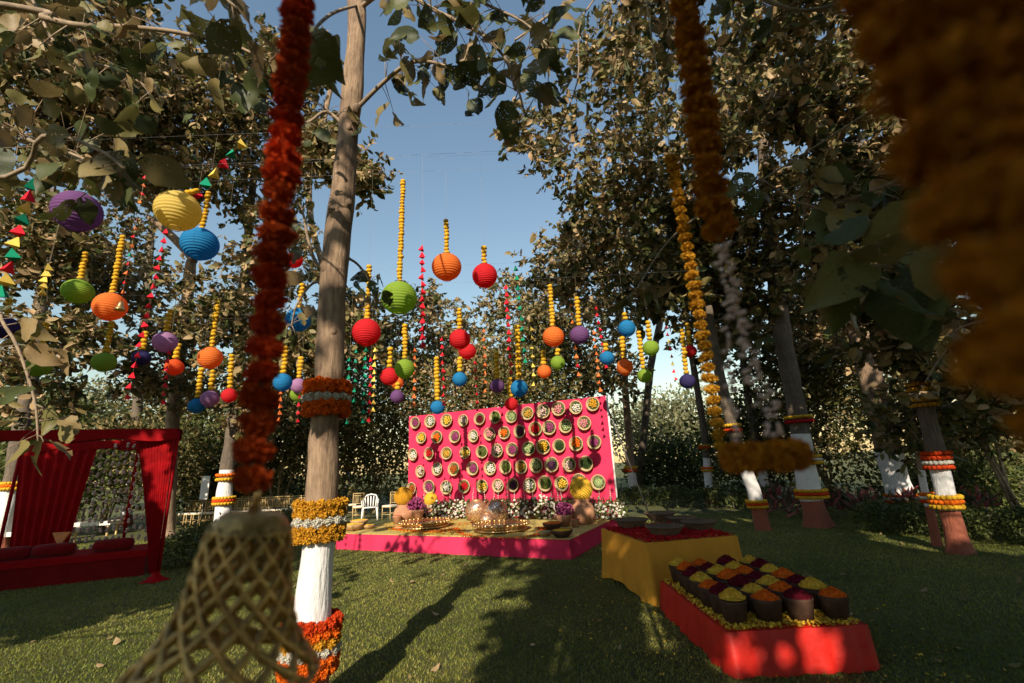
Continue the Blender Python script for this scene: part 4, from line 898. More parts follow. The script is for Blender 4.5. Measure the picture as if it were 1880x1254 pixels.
# ------------------------------------------------------------------ red box with petal pots
q0 = gnd(1346, 1243); q1 = gnd(1611, 1229); fx = (q1 - q0); RW = fx.length; fx.normalize(); fy = Vector((-fx.y, fx.x, 0)); RD = 1.62
zr = at(1328, 1162, q0.y).z
Mr = Matrix.Translation(q0) @ Matrix(((fx.x, fy.x, 0, 0), (fx.y, fy.y, 0, 0), (0, 0, 1, 0), (0, 0, 0, 1)))
box = empty('draped_platform', Mr @ Vector((RW / 2, RD / 2, 0)), 'low block draped in red satin, covered with yellow petals and rows of pots', 'display stand')
random.seed(9); mb = MB(); ring = []
for (p, q, nn) in (((0, 0), (RW, 0), 26), ((RW, 0), (RW, RD), 34), ((RW, RD), (0, RD), 26), ((0, RD), (0, 0), 34)):
    for i in range(nn):
        t = i / nn; ring.append((Vector((p[0] + (q[0] - p[0]) * t, p[1] + (q[1] - p[1]) * t, 0)), Vector((q[1] - p[1], -(q[0] - p[0]), 0)).normalized()))
n = len(ring); v = []; f = []; nk = 7
for i, (p, o_) in enumerate(ring):
    for k in range(nk):
        s = k / (nk - 1); off = s ** .8 * (.016 * math.sin(i * .9 + 1.4 * math.sin(i * .37)) + .012 * math.sin(i * 2.3 + math.sin(i * .61)) + .035) + .004
        v.append(Mr @ (p + o_ * off + Vector((0, 0, zr * (1 - s) + .004))))
for i in range(n):
    for k in range(nk - 1): a = i * nk + k; b2 = ((i + 1) % n) * nk + k; f.append((a, a + 1, b2 + 1, b2))
mb.add(v, f); mb.build('red_cloth', M_red_box, box)
mb = MB(); mb.box((RW / 2, RD / 2, zr / 2), (RW - .004, RD - .004, zr), Mr); mb.build('block', M_red_box, box, False)
scatter('yellow_petals', 'lemon', q0, Mr, RW, RD, zr + .002, 7500, 10, 'pale yellow petals spread over the red draped block', (.010, .02), .03)
mb = MB(); mb.lathe([(0, 0), (.088, 0), (.112, .17), (.116, .185), (.116, .205), (.104, .205), (.1, .17), (0, .16)], 26); ME_pot = mb.mesh('pot')
def heap_mesh(seed):
    random.seed(seed); mb = MB(); mb.lathe([(.106, .19), (.075, .225), (.035, .245), (0, .25)], 20)
    for k in range(420):
        a = random.uniform(0, 6.283); rr = .11 * math.sqrt(random.random()); z = .19 + .072 * (1 - (rr / .112) ** 1.3) + random.uniform(0, .010); c = Vector((rr * math.cos(a), rr * math.sin(a), z))
        t = Vector((random.gauss(0, 1), random.gauss(0, 1), random.gauss(0, .8))).normalized() * random.uniform(.007, .014); s_ = t.cross(Vector((random.gauss(0, .6), random.gauss(0, .6), 1))).normalized() * random.uniform(.004, .008)
        mb.add([c - t, c - s_, c + t, c + s_], [(0, 1, 2, 3)])
    return mb.mesh('petal_heap', smooth=False)
ME_heap = [heap_mesh(s) for s in (1, 2, 3)]
PAT = ['YORYORY', 'ORYORYO', 'RYORYOR', 'YRYORYO']      # columns, from the yellow table forward
CN = dict(Y=('lemon', 'yellow'), O=('orange', 'orange'), R=('dred', 'dark red')); ORD = ['nearest the yellow table', 'second from the yellow table', 'third from the yellow table', 'fourth from the yellow table', 'fifth from the yellow table', 'sixth from the yellow table', 'farthest from the yellow table']
for ci in range(4):
    for ri in range(7):
        u = .17 + (RW - .30) * ci / 3; vv = RD - .13 - (RD - .30) * ri / 6
        p = Mr @ Vector((u + random.uniform(-.012, .012), vv + random.uniform(-.012, .012), zr + .004)); c, wd = CN[PAT[ci][ri]]
        e = empty('petal_pot', p, 'dark clay pot heaped with %s petals, row %s' % (wd, ORD[ri]), 'pot', 'petal pots on the red block')
        ps = random.uniform(.9, 1.0); inst('pot', ME_pot, M_potdark, e, scale=(ps, ps, .85)); o = inst('petal_heap', random.choice(ME_heap), fl(c), e, rot=(0, 0, random.uniform(0, 6)), scale=(ps, ps, random.uniform(.84, .98))); o['kind'] = 'stuff'

random.seed(77); mb = MB()
for k in range(420):
    t = random.choice((0, 0, 1)); c0 = (q0 + fx * RW / 2 + fy * .8) if t == 0 else (A + C2) / 2
    a = random.uniform(0, 6.283); rr = random.gauss(1.15 if t == 0 else 1.3, .35); p = Vector((c0.x + rr * math.cos(a), c0.y + rr * math.sin(a) * 1.1, .022)); h = random.uniform(.008, .016)
    tt = Vector((random.gauss(0, 1), random.gauss(0, 1), random.gauss(0, .3))).normalized() * h; ss = tt.cross(Vector((0, 0, 1))).normalized() * h * .7
    mb.add([p - tt, p - ss, p + tt, p + ss], [(0, 1, 2, 3)])
o = mb.build('dropped_petals', fl('lemon'), None, False, org=tuple(q0)); tag(o, 'few yellow petals dropped on the lawn round the tables', 'petals', kind='stuff')
# ------------------------------------------------------------------ paper lanterns, marigold strings, wires
mb = MB(); prof = []; NR_ = 15
for i in range(NR_ * 2 + 1):
    a = .30 + (math.pi - .56) * i / (NR_ * 2); rr = .5 * (1.0 if i % 2 == 0 else .972); prof.append((rr * math.sin(a), -rr * math.cos(a)))
mb.lathe(prof, 64); ME_lantern = mb.mesh('paper_shade', smooth=False)
mb = MB(); mb.lathe([(.142 + .010 * math.cos(a), .010 * math.sin(a)) for a in np.linspace(0, 6.283, 6)], 24); ME_ring = mb.mesh('wire_ring')
BINS = [3.9, 4.7, 5.6, 6.6, 7.6, 8.6, 9.6, 10.6]
# x, y, diameter, colour, string top (x, y) or None, label
LN = [(142, 388, 75, 'purple', None, 'large purple paper lantern under the near leaves'),
 (327, 387, 77, 'yellow', (365, 350), 'large yellow paper lantern above the blue one'),
 (367, 448, 62, 'blue', (384, 352), 'large blue paper lantern touching the yellow lantern'),
 (143, 535, 48, 'green', (157, 462), 'lime green paper lantern beside the orange lantern with bell'),
 (202, 563, 53, 'orange', (226, 432), 'orange paper lantern with a small brass bell before it'),
 (8, 602, 44, 'indigo', (18, 548), 'dark violet paper lantern near the pennant string of many colours'),
 (70, 673, 39, 'green', (85, 592), 'shaded green paper lantern above the pavilion beam'),
 (191, 665, 37, 'green', (205, 590), 'green paper lantern directly below the orange lantern with bell'),
 (260, 657, 30, 'indigo', (268, 608), 'dark indigo paper lantern behind the long red pennant string'),
 (303, 628, 39, 'lavender', (313, 567), 'lavender paper lantern above a small vermilion lantern'),
 (320, 674, 32, 'vermilion', (328, 630), 'small vermilion paper lantern under the lavender one'),
 (386, 657, 41, 'orange', (400, 552), 'orange paper lantern above the lavender and blue pair'),
 (385, 732, 32, 'lavender', (392, 678), 'lavender paper lantern overlapping a small blue one'),
 (361, 745, 29, 'blue', (370, 675), 'small blue paper lantern tucked behind a lavender one'),
 (421, 726, 27, 'red', (425, 650), 'small red paper lantern next to the lavender and blue pair'),
 (548, 587, 44, 'blue', (556, 520), 'blue paper lantern with a leaf across it beside the painted trunk'),
 (519, 702, 34, 'blue', (525, 635), 'blue paper lantern next to lavender one left of painted trunk'),
 (548, 708, 28, 'lavender', (553, 655), 'small lavender paper lantern touching the painted trunk\'s orange band'),
 (547, 724, 28, 'green', None, 'small green paper lantern peeping below a lavender one'),
 (540, 478, 30, 'red', None, 'red paper lantern mostly hidden behind the red marigold rope'),
 (673, 610, 52, 'red', (678, 487), 'large red paper lantern beside the painted trunk'),
 (733, 547, 66, 'green', (740, 330), 'largest green paper lantern on the longest marigold string'),
 (820, 490, 53, 'orange', (819, 402), 'orange paper lantern alone against open sky'),
 (890, 506, 47, 'red', (888, 452), 'red paper lantern against the canopy edge next to the sky-high orange one'),
 (844, 623, 39, 'red', (843, 565), 'red paper lantern overlapping another red lantern below it'),
 (858, 645, 32, 'red', None, 'red paper lantern partly behind another red lantern'),
 (715, 691, 33, 'red', (717, 637), 'red paper lantern overlapped by a green one'),
 (729, 703, 24, 'orange', None, 'orange paper lantern behind the overlapping red and green pair'),
 (743, 677, 38, 'green', (743, 595), 'green paper lantern overlapping a red one'),
 (729, 728, 26, 'purple', (731, 702), 'small purple paper lantern under the red and green pair'),
 (844, 696, 28, 'blue', (844, 655), 'small blue paper lantern under the two red lanterns'),
 (803, 748, 26, 'blue', (801, 655), 'small blue paper lantern at the board\'s lower top corner'),
 (913, 709, 27, 'purple', (911, 645), 'small purple paper lantern in front of the pale trunk behind the board'),
 (953, 713, 32, 'blue', (950, 597), 'blue paper lantern above the board beside a small red one'),
 (939, 742, 25, 'red', (936, 692), 'small red paper lantern overlapping the board\'s top edge'),
 (1016, 618, 40, 'orange', (1010, 522), 'orange paper lantern next to a purple one over the board'),
 (1064, 615, 36, 'purple', (1059, 545), 'purple paper lantern next to the orange one over the board'),
 (1024, 666, 28, 'green', (1024, 640), 'small green paper lantern below the orange one over the board'),
 (999, 682, 26, 'orange', (997, 643), 'small orange paper lantern beside the small green one over the board'),
 (1151, 603, 32, 'blue', (1146, 573), 'blue paper lantern beside a hanging heart-shaped leaf'),
 (1114, 657, 27, 'blue', (1112, 630), 'small blue paper lantern with red pennants before it'),
 (1147, 674, 31, 'orange', (1141, 618), 'orange paper lantern under the blue one by the hanging leaf'),
 (1195, 639, 30, 'green', (1189, 588), 'green paper lantern against the black leaning trunk'),
 (1183, 690, 27, 'green', (1172, 607), 'small green paper lantern lower on the black leaning trunk'),
 (1262, 700, 28, 'indigo', (1252, 603), 'small indigo paper lantern beside the golden marigold rope'),
 (1267, 645, 24, 'red', (1262, 592), 'small dark red paper lantern behind the golden marigold rope')]
WIREZ = {}; items = []
for (x, y, d, c, top, lab) in LN:
    D = .42 if d > 45 else (.36 if d > 30 else .32)
    p = cC + ray(x, y) * (FPX * D / d); Y = min(BINS, key=lambda b_: abs(b_ - p.y))
    if top is None: Y += .22
    if lab.startswith('largest green'): Y = 5.6
    p = at(x, y, Y); D = pxm(d, p)
    tp = at(top[0], top[1], Y) if top else p + Vector((0, 0, D * .5 + .12))
    items.append((p, D, c, tp, Y, lab, top is not None))
PNS = [  # x0,y0,x1,y1, colours, size px, Y
 (58, 338, 4, 535, 'GRYGRYGRYG', 24, 3.9, 'string of large red, yellow and green felt pennants beside the large purple lantern'),
 (442, 262, 362, 354, 'YGRYGR', 22, 4.7, 'slanting string of large coloured felt pennants above the yellow lantern'),
 (88, 490, 78, 535, 'YYYYY', 15, 4.7, 'short string of five yellow felt pennants'),
 (65, 592, 50, 648, 'YYYYY', 15, 4.7, 'short yellow pennant string beside the dark violet lantern'),
 (266, 325, 226, 535, 'ROROGROROGRORO', 8, 6.6, 'string of tiny red, orange and green pennants left of the yellow lantern'),
 (305, 425, 234, 728, 'RRRRRRRRRRRRRRRRRR', 12, 5.6, 'longest red pennant string passing before the indigo lantern'),
 (312, 632, 299, 738, 'RRRRRRRR', 10, 7.6, 'short red pennant string under the vermilion lantern'),
 (775, 455, 776, 632, 'RRRRRRRRRRRRRR', 13, 6.6, 'red pennant string hanging alone between the green and orange lanterns'),
 (642, 660, 637, 775, 'GGGGGGGG', 9, 8.6, 'green pennant string closest to the painted trunk'),
 (654, 645, 650, 735, 'GGGGGG', 8, 9.6, 'short thin green pennant string by the painted trunk'),
 (672, 642, 666, 772, 'GGGGGGGGG', 10, 8.6, 'longer green pennant string under the large red lantern'),
 (681, 660, 677, 770, 'RRRRRRRR', 9, 8.6, 'red pennant string between green and yellow ones'),
 (689, 642, 685, 752, 'YYYYYYYYY', 10, 8.6, 'yellow pennant string beside the red and green strings'),
 (761, 642, 760, 742, 'OOOOOOOO', 9, 9.6, 'orange pennant string right of the red and green lantern pair'),
 (811, 622, 815, 740, 'RRRRRRRRR', 9, 9.6, 'red pennant string over the board\'s lower top corner'),
 (872, 665, 877, 752, 'RRRRRRR', 7, 10.6, 'thin red pennant string ending over the board'),
 (888, 607, 891, 717, 'OOOOOOOO', 8, 10.6, 'orange pennant string beside the small purple lantern over the board'),
 (929, 527, 938, 682, 'RRRRRRRRRRRR', 11, 8.6, 'red pennant string beside the long green one'),
 (947, 492, 965, 662, 'GGGGGGGGGG', 11, 8.6, 'long green pennant string in front of the canopy'),
 (975, 587, 980, 705, 'YYYYYYYY', 9, 10.6, 'yellow pennant string over the board\'s middle'),
 (1094, 565, 1113, 672, 'RRRRRRRRR', 8, 9.6, 'red pennant string crossing the small blue lantern'),
 (1090, 610, 1102, 715, 'OOOOOOOOO', 8, 9.6, 'orange pennant string ending at the board\'s taller end'),
 (1048, 560, 1062, 687, 'OOOROOORO', 9, 10.6, 'orange-red pennant string behind the purple lantern over the board'),
 (1221, 587, 1240, 695, 'YRRYRRYRR', 8, 10.6, 'red and yellow pennant string beside the indigo lantern'),
 (516, 720, 512, 770, 'OOOOO', 9, 8.6, 'short orange pennant tail below the blue lantern'),
 (550, 728, 546, 772, 'RRRR', 8, 8.6, 'short red pennant tail below the small green lantern')]
pitems = [(at(a[0], a[1], a[6]), at(a[2], a[3], a[6]), a) for a in PNS]
ys = sorted(set([i[4] for i in items] + [a[2][6] for a in pitems]))
for Y in ys:
    zmax = max([i[3].z for i in items if i[4] == Y] + [q[0].z for q in pitems if q[2][6] == Y]); WIREZ[Y] = zmax + .12
def wire_z(Y, x): return WIREZ[Y] + .10 * (x / 9.0) ** 2
for Y in ys:
    if Y not in BINS: continue
    mb = MB(); pts = [Vector((x, Y, wire_z(Y, x))) for x in np.linspace(-9, 9, 25)]
    mb.tube(pts, [.0011] * 25, 4); o = mb.build('overhead_wire', M_wire, None, org=tuple(pts[0]))
    tag(o, 'thin steel wire strung between the trees carrying lanterns', 'wire', 'overhead lantern wires')
random.seed(21)
for (p, D, c, tp, Y, lab, has) in items:
    e = empty('paper_lantern', p, lab, 'lantern', 'paper lanterns'); e.rotation_euler = (random.uniform(-.10, .10), random.uniform(-.10, .10), random.uniform(0, 6))
    inst('paper_shade', ME_lantern, lan(c), e, scale=(D * random.uniform(.96, 1.03), D * random.uniform(.96, 1.03), D * random.uniform(.90, .98)))
    inst('wire_ring', ME_ring, M_wire, e, (0, 0, D * .475), scale=D); inst('wire_ring', ME_ring, lan(c), e, (0, 0, -D * .475), scale=D)
    Yw = Y if Y in BINS else min(BINS, key=lambda b_: abs(b_ - Y)); zt = wire_z(Yw, tp.x)
    if has:
        s = empty('marigold_string', tp, ' '.join(('marigold string holding the ' + lab.replace(' paper lantern', ' lantern', 1)).split()[:16]), 'garland', 'marigold strings above the lanterns')
        mb = MB(); strand_mb(mb, tp, p + Vector((0, 0, D * .47)), max(.052, pxm(11, p)) if D > .3 else .06); o = mb.build('flowers', fl('yellow'), s); o['kind'] = 'stuff'
        mb = MB(); mb.tube([tp - Vector((0, 0, .03)), Vector((tp.x, Yw, max(zt, tp.z + .02)))], [.0008, .0008], 4); mb.build('thread', M_thread, s)
    else:
        mb = MB(); mb.tube([Vector((0, 0, D * .46)), Vector((0, Yw - Y, max(zt - p.z, D * .6)))], [.0008, .0008], 4); me = mb.mesh('thread'); inst('thread', me, M_thread, e); e.rotation_euler = (0, 0, 0)
mb = MB(); mb.add([(0, 0, .5), (.5, 0, -.4), (-.25, .43, -.4), (-.25, -.43, -.4)], [(0, 1, 2), (0, 2, 3), (0, 3, 1), (1, 3, 2)]); ME_pen = mb.mesh('pennant', smooth=False)
PC = dict(R='red', G='green', Y='yellow', O='orange')
for (a, b_, rec) in pitems:
    e = empty('pennant_string', a, rec[7], 'bunting', 'hanging pennant strings'); s = pxm(rec[5], a); n = len(rec[4])
    Yw = rec[6]; mb = MB(); mb.tube([Vector((a.x, a.y, max(wire_z(Yw, a.x), a.z))), a, b_], [.0010] * 3, 4); mb.build('thread', M_thread, e)
    for k, ch in enumerate(rec[4]):
        p = a.lerp(b_, k / max(1, n - 1))
        inst('pennant', ME_pen, pen(PC[ch]), e, p - a, (random.uniform(-.25, .25), random.uniform(-.25, .25), random.uniform(0, 6)), s * random.uniform(.9, 1.1))
# small brass bell before the orange lantern
def bell_prof(s): return [(0, .5 * s), (.12 * s, .48 * s), (.2 * s, .36 * s), (.25 * s, .1 * s), (.32 * s, -.2 * s), (.48 * s, -.42 * s), (.5 * s, -.5 * s), (.44 * s, -.48 * s), (.28 * s, -.2 * s), (.2 * s, .1 * s), (0, .4 * s)]
p = at(221, 561, 3.9); e = empty('small_bell', p, 'small brass bell dangling in front of an orange lantern', 'bell')
mb = MB(); mb.lathe(bell_prof(pxm(17, p)), 22, Matrix.Translation(p)); mb.build('bell', M_brass, e)
mb = MB(); mb.tube([p + Vector((0, 0, .03)), Vector((p.x, 3.9, wire_z(3.9, p.x)))], [.0015] * 2, 4); mb.build('thread', M_thread, e)

# ------------------------------------------------------------------ garland bands on the trunks
def band(path_pts, rows, label, big, flower=None):
    """rows: (y px, x px centre, trunk width px, colour)"""
    Yb = path_pts; c0 = at(rows[-1][1], rows[-1][0], Yb)
    e = empty('garland_band', c0, label, 'garland', 'garland bands on the trunks')
    for j, (y, x, wd, c) in enumerate(rows):
        p = at(x, y, Yb); r = pxm(wd, p) / 2
        d = flower or pxm(10, p)
        if big:
            N = max(10, int(2 * math.pi * (r + d * .35) / (d * .86)))
            for k in range(N):
                a = 2 * math.pi * (k + .5 * (j % 2)) / N
                q = p + Vector((math.cos(a), math.sin(a), 0)) * (r + d * .30) + Vector((0, 0, random.uniform(-.12, .12) * d)); inst('marigold', random.choice(ME_marigold), fl(c), e, q - c0, (random.uniform(0, 6), random.uniform(0, 6), random.uniform(0, 6)), d * random.uniform(.95, 1.2))
        else:
            N = max(12, int(2 * math.pi * (r + d * .3) / (d * .8))); mb = MB()
            for k in range(N):
                a = 2 * math.pi * (k + .5 * (j % 2)) / N; mb.ball(p + Vector((math.cos(a), math.sin(a), 0)) * (r + d * .25), d * .56, 7, 5, .9, .14)
            o = mb.build('flower_row', fl(c), e); o['kind'] = 'stuff'
Ym = Ymain
def rows_of(x0, y0, x1, y1, w0, cols): 
    n = len(cols); return [(y0 + (y1 - y0) * k / (n - 1), x0 + (x1 - x0) * k / (n - 1), w0, c) for k, c in enumerate(cols)]
band(Ym, rows_of(601, 707, 599, 757, 60, ['orange', 'orange', 'white', 'orange', 'orange']), 'orange and white marigold band highest on the main painted trunk', True, pxm(16, at(600, 730, Ym)))
band(Ym, rows_of(589, 926, 585, 984, 66, ['golden', 'golden', 'white', 'golden', 'golden']), 'mustard and white marigold band at the top of the main trunk\'s white paint', True, pxm(18, at(590, 950, Ym)))
band(Ym, rows_of(574, 1140, 567, 1226, 74, ['deep', 'orange', 'golden', 'white', 'orange', 'orange']), 'orange, gold and white marigold band at the main trunk\'s foot', True, pxm(21, at(570, 1180, Ym)))
def sband(bx, by, lst):
    Y = gnd(bx, by).y
    for (x0, y0, x1, y1, wd, cols, lab, fpx) in lst: band(Y, rows_of(x0, y0, x1, y1, wd, cols), lab, False, pxm(fpx, at(x0, y0, Y)))
sband(1504, 967, [(1465, 766, 1467, 774, 38, ['yellow', 'red'], 'yellow and red band high on the dark thick tree', 6), (1478, 838, 1481, 850, 44, ['yellow', 'white', 'yellow'], 'yellow band at the top of the dark thick tree\'s white paint', 6), (1488, 900, 1491, 912, 46, ['yellow', 'deep', 'yellow'], 'yellow-red-yellow band low on the dark thick tree', 6)])
sband(1764, 1016, [(1691, 705, 1697, 744, 32, ['golden', 'golden', 'white', 'golden', 'golden'], 'mustard band with white stripe high on the slim leaning tree', 8), (1718, 832, 1723, 858, 34, ['deep', 'deep', 'white', 'deep'], 'red and white band on the slim leaning tree', 8), (1735, 912, 1738, 930, 38, ['yellow', 'orange', 'yellow'], 'yellow and orange band low on the slim leaning tree', 9)])
sband(1668, 950, [(1655, 909, 1658, 920, 46, ['orange', 'white', 'orange'], 'orange and white band low on the thickest painted tree', 6)])
sband(1721, 1003, [(1703, 907, 1706, 920, 15, ['orange', 'white', 'deep'], 'orange and white band on the thin young tree', 7)])
sband(1402, 973, [(1343, 781, 1345, 790, 24, ['yellow', 'deep'], 'yellow and red band high on the dark slender tree', 6), (1388, 920, 1391, 930, 28, ['yellow', 'deep', 'yellow'], 'yellow-red-yellow band low on the dark slender tree', 6)])
sband(1409, 925, [(1405, 900, 1406, 906, 19, ['pink', 'deep'], 'pinkish band on the small far tree', 5)])
sband(1305, 925, [(1292, 818, 1293, 822, 16, ['ochre', 'deep'], 'ochre band high on the slender dark tree', 4), (1298, 859, 1299, 864, 16, ['orange', 'yellow'], 'orange band in the middle of the slender dark tree', 4), (1303, 897, 1303, 904, 17, ['yellow', 'deep', 'yellow'], 'yellow band low on the slender dark tree', 4)])
sband(1166, 918, [(1158, 858, 1158, 864, 18, ['yellow', 'deep'], 'yellow band on the pale-barked tree past the board', 5), (1164, 899, 1164, 904, 20, ['yellow', 'orange'], 'yellow band at the foot of the pale-barked tree past the board', 5)])
sband(404, 985, [(417, 872, 416, 880, 28, ['orange', 'yellow'], 'orange band high on the tree before the gilded chairs', 6), (412, 914, 411, 924, 30, ['yellow', 'deep', 'yellow'], 'yellow and red band low on the tree before the gilded chairs', 6)])
sband(230, 965, [(241, 860, 240, 868, 19, ['yellow', 'deep'], 'red and yellow band high on the narrow tree behind the pavilion', 5), (237, 893, 236, 898, 19, ['yellow', 'deep'], 'red and yellow band low on the narrow tree behind the pavilion', 5)])
sband(-8, 1010, [(26, 887, 24, 897, 32, ['yellow', 'orange', 'yellow'], 'yellow-orange band on the dark tree by the pavilion', 6)])
sband(634, 925, [(640, 856, 640, 860, 12, ['orange', 'deep'], 'orange band high on the thin far tree', 4), (637, 896, 637, 901, 13, ['orange', 'yellow'], 'orange band low on the thin far tree', 4)])

# ------------------------------------------------------------------ red pavilion
PA = gnd(288, 1066); PB = Vector((PA.x - 3.0, PA.y - 1.3, 0)); dv = (PB - PA).normalized(); dn = Vector((dv.y, -dv.x, 0)); dn = dn if dn.y > 0 else -dn
PCn, PD = PA + dn * 2.6 + dv * 1.3, PB + dn * 2.6
PH = at(290, 793, PA.y).z
pav = empty('draped_pavilion', PA, 'square pavilion frame hung with dark red drapes over a low red bed', 'pavilion')
for p in (PA, PB, PCn, PD): mb = MB(); mb.tube([p, p + Vector((0, 0, PH))], [.03, .03], 10); mb.build('post', M_red_cloth, pav)
def cloth_strip(a, b_, z0, z1, amp, n, nm, taper=0, mid=None):
    mb = MB(); v = []; f = []; K = 10; d = b_ - a; nrm = Vector((-d.y, d.x, 0)).normalized(); c = (a + b_) / 2 if mid is None else mid
    for i in range(n + 1):
        for k in range(K + 1):
            t = i / n; s = k / K; p = a + d * t
            wdt = 1 - taper * s ** .8
            p = c + (p - c) * wdt; v.append(p + nrm * amp * math.sin(i * 1.57) * (.6 + .4 * s) + Vector((0, 0, z0 + (z1 - z0) * s)))
    for i in range(n):
        for k in range(K): q = i * (K + 1) + k; f.append((q, q + 1, q + K + 2, q + K + 1))
    mb.add(v, f); return mb.build(nm, M_red_cloth, pav)
w82 = pxm(84, PA)
# drape plane roughly faces the lawn
fd = Vector((cR.x, 0, 0)).normalized(); da = PA.copy(); db = PA - fd * w82
da.z = db.z = 0
cloth_strip(db + Vector((0, -.05, 0)), da + Vector((0, -.05, 0)), PH, .12, .022, 44, 'front_drape', .86, PA + Vector((0, -.05, 0)))
mb = MB(); v = []; f = []
for i in range(24):
    a = 2 * math.pi * i / 24
    for rr, z in ((.06, .16), (.05, .12), (.12, .05), (.20 + .04 * math.sin(5 * a), .01)): v.append(PA + Vector((rr * math.cos(a), -.05 + rr * math.sin(a), z)))
for i in range(24):
    for k in range(3): f.append((i * 4 + k, i * 4 + k + 1, ((i + 1) % 24) * 4 + k + 1, ((i + 1) % 24) * 4 + k))
mb.add(v, f); mb.build('drape_tail', M_red_cloth, pav)
def beam(a, b_, nm):
    mb = MB(); v = []; f = []; n = 24; d = b_ - a; nrm = Vector((-d.y, d.x, 0)).normalized()
    for i in range(n + 1):
        t = i / n; p = a + d * t; sag = .03 * math.sin(t * math.pi * 5)
        for (o_, z) in ((-.06, PH - .16 - sag), (-.065, PH + .03), (.065, PH + .04), (.06, PH - .15 - sag)): v.append(p + nrm * o_ + Vector((0, 0, z)))
    for i in range(n):
        for k in range(4): f.append((i * 4 + k, (i + 1) * 4 + k, (i + 1) * 4 + (k + 1) % 4, i * 4 + (k + 1) % 4))
    mb.add(v, f); mb.build(nm, M_red_cloth, pav, False)
beam(PA, PB, 'front_beam'); beam(PCn, PD, 'rear_beam'); beam(PA, PCn, 'side_beam')
cloth_strip(PD + Vector((.0, -.05, 0)), PD + dv * -1.3 + Vector((0, -.05, 0)), PH, .1, .04, 30, 'rear_drape', .35)
cloth_strip(PB + Vector((-.4, .05, 0)), PB + Vector((.5, .05, 0)), PH, .1, .04, 26, 'side_drape', .6)
# white flower strings inside
fsg = 'white flower strings in the pavilion'; random.seed(31)
for k in range(15):
    x0 = 132 + k * 11.5; p = at(x0, 815 + 2 * (k % 3), PCn.y - .15 - .09 * (k % 2)); 
    e = empty('flower_string', p, 'vertical string of white flower clusters hanging in the red pavilion', 'garland', fsg); mb = MB()
    z = p.z
    while z > .1:
        for j in range(2): mb.ball((p.x + random.uniform(-.012, .012), p.y, z - j * .045), random.uniform(.026, .036), 7, 5, 1.0, .25)
        z -= random.uniform(.17, .21)
    o = mb.build('flowers', fl('blush'), e); o['kind'] = 'stuff'
    mb = MB(); mb.tube([(p.x, p.y, .04), (p.x, p.y, PH - .05)], [.002, .002], 4); mb.build('thread', M_thread, e)
# low bed, bolsters, cone lamp
M_bed = simple('dark red velvet', (.16, .003, .004), .9, .2, 6, sheen=.1)
bc = gnd(110, 1074); b0 = bc + dn * .55
bed = empty('low_bed', b0, 'low bed covered in dark red cloth under the pavilion', 'bed')
mb = MB(); Mb = Matrix.Translation(Vector((b0.x, b0.y, 0))) @ Matrix.Rotation(math.atan2(dv.y, dv.x), 4, 'Z')
mb.box((0, 0, .16), (2.3, 1.05, .32), Mb); mb.build('base', M_bed, bed, False)
mb = MB(); mb.box((0, 0, .38), (2.34, 1.09, .11), Mb); mb.build('mattress', M_red_cloth, bed, False)
for k, (xo, lab) in enumerate(((-.55, 'dark red bolster cushion beside the white flower strings'), (.3, 'dark red bolster cushion in the middle of the bed'), (.9, 'dark red bolster cushion at the shaded end of the bed'))):
    p = Mb @ Vector((xo, .2, .44)); mb = MB(); ax = Mb.to_3x3() @ Vector((1, 0, 0))
    mb.tube([p + ax * t + Vector((0, 0, .10)) for t in (-.30, -.28, -.2, 0, .2, .28, .30)], [.05, .09, .105, .11, .105, .09, .05], 16); o = mb.build('bolster', M_bed, None, org=tuple(p)); tag(o, lab, 'cushion', 'bolsters on the red bed')
p = Mb @ Vector((.42, -.30, .435)); p = Vector(p); e = empty('cone_stand', p, 'orange inverted triangular ornament standing on the red bed', 'ornament')
mb = MB(); Mo = Matrix.Translation(p); mb.lathe([(0, 0), (.05, 0), (.012, .03), (.012, .12), (.02, .13)], 14, Mo); mb.build('stem', M_wood, e)
mb = MB(); mb.add([p + Vector(q) for q in ((0, -.02, .10), (.17, -.02, .36), (-.17, -.02, .36), (0, .02, .10), (.17, .02, .36), (-.17, .02, .36))], [(0, 1, 2), (3, 5, 4), (0, 3, 4, 1), (1, 4, 5, 2), (2, 5, 3, 0)]); mb.build('triangle_panel', simple('orange lacquer', (.52, .18, .04), .6, .2, 8), e, False)
# white benches beyond
for k, (x, y, lab) in enumerate(((60, 1005, 'white padded bench seen under the pavilion beside the bed'), (150, 985, 'white padded bench further behind the pavilion strings'))):
    p = gnd(x, y); e = empty('bench', p, lab, 'bench', 'white benches'); mb = MB(); mb.box((p.x, p.y, .40), (2.2, .5, .12)); mb.build('seat', M_cushion, e, False)
    for a_ in (-1, 1):
        for b_ in (-.18, .18): mb = MB(); mb.box((p.x + a_, p.y + b_, .17), (.05, .05, .34)); mb.build('leg', M_gold_chair, e, False)
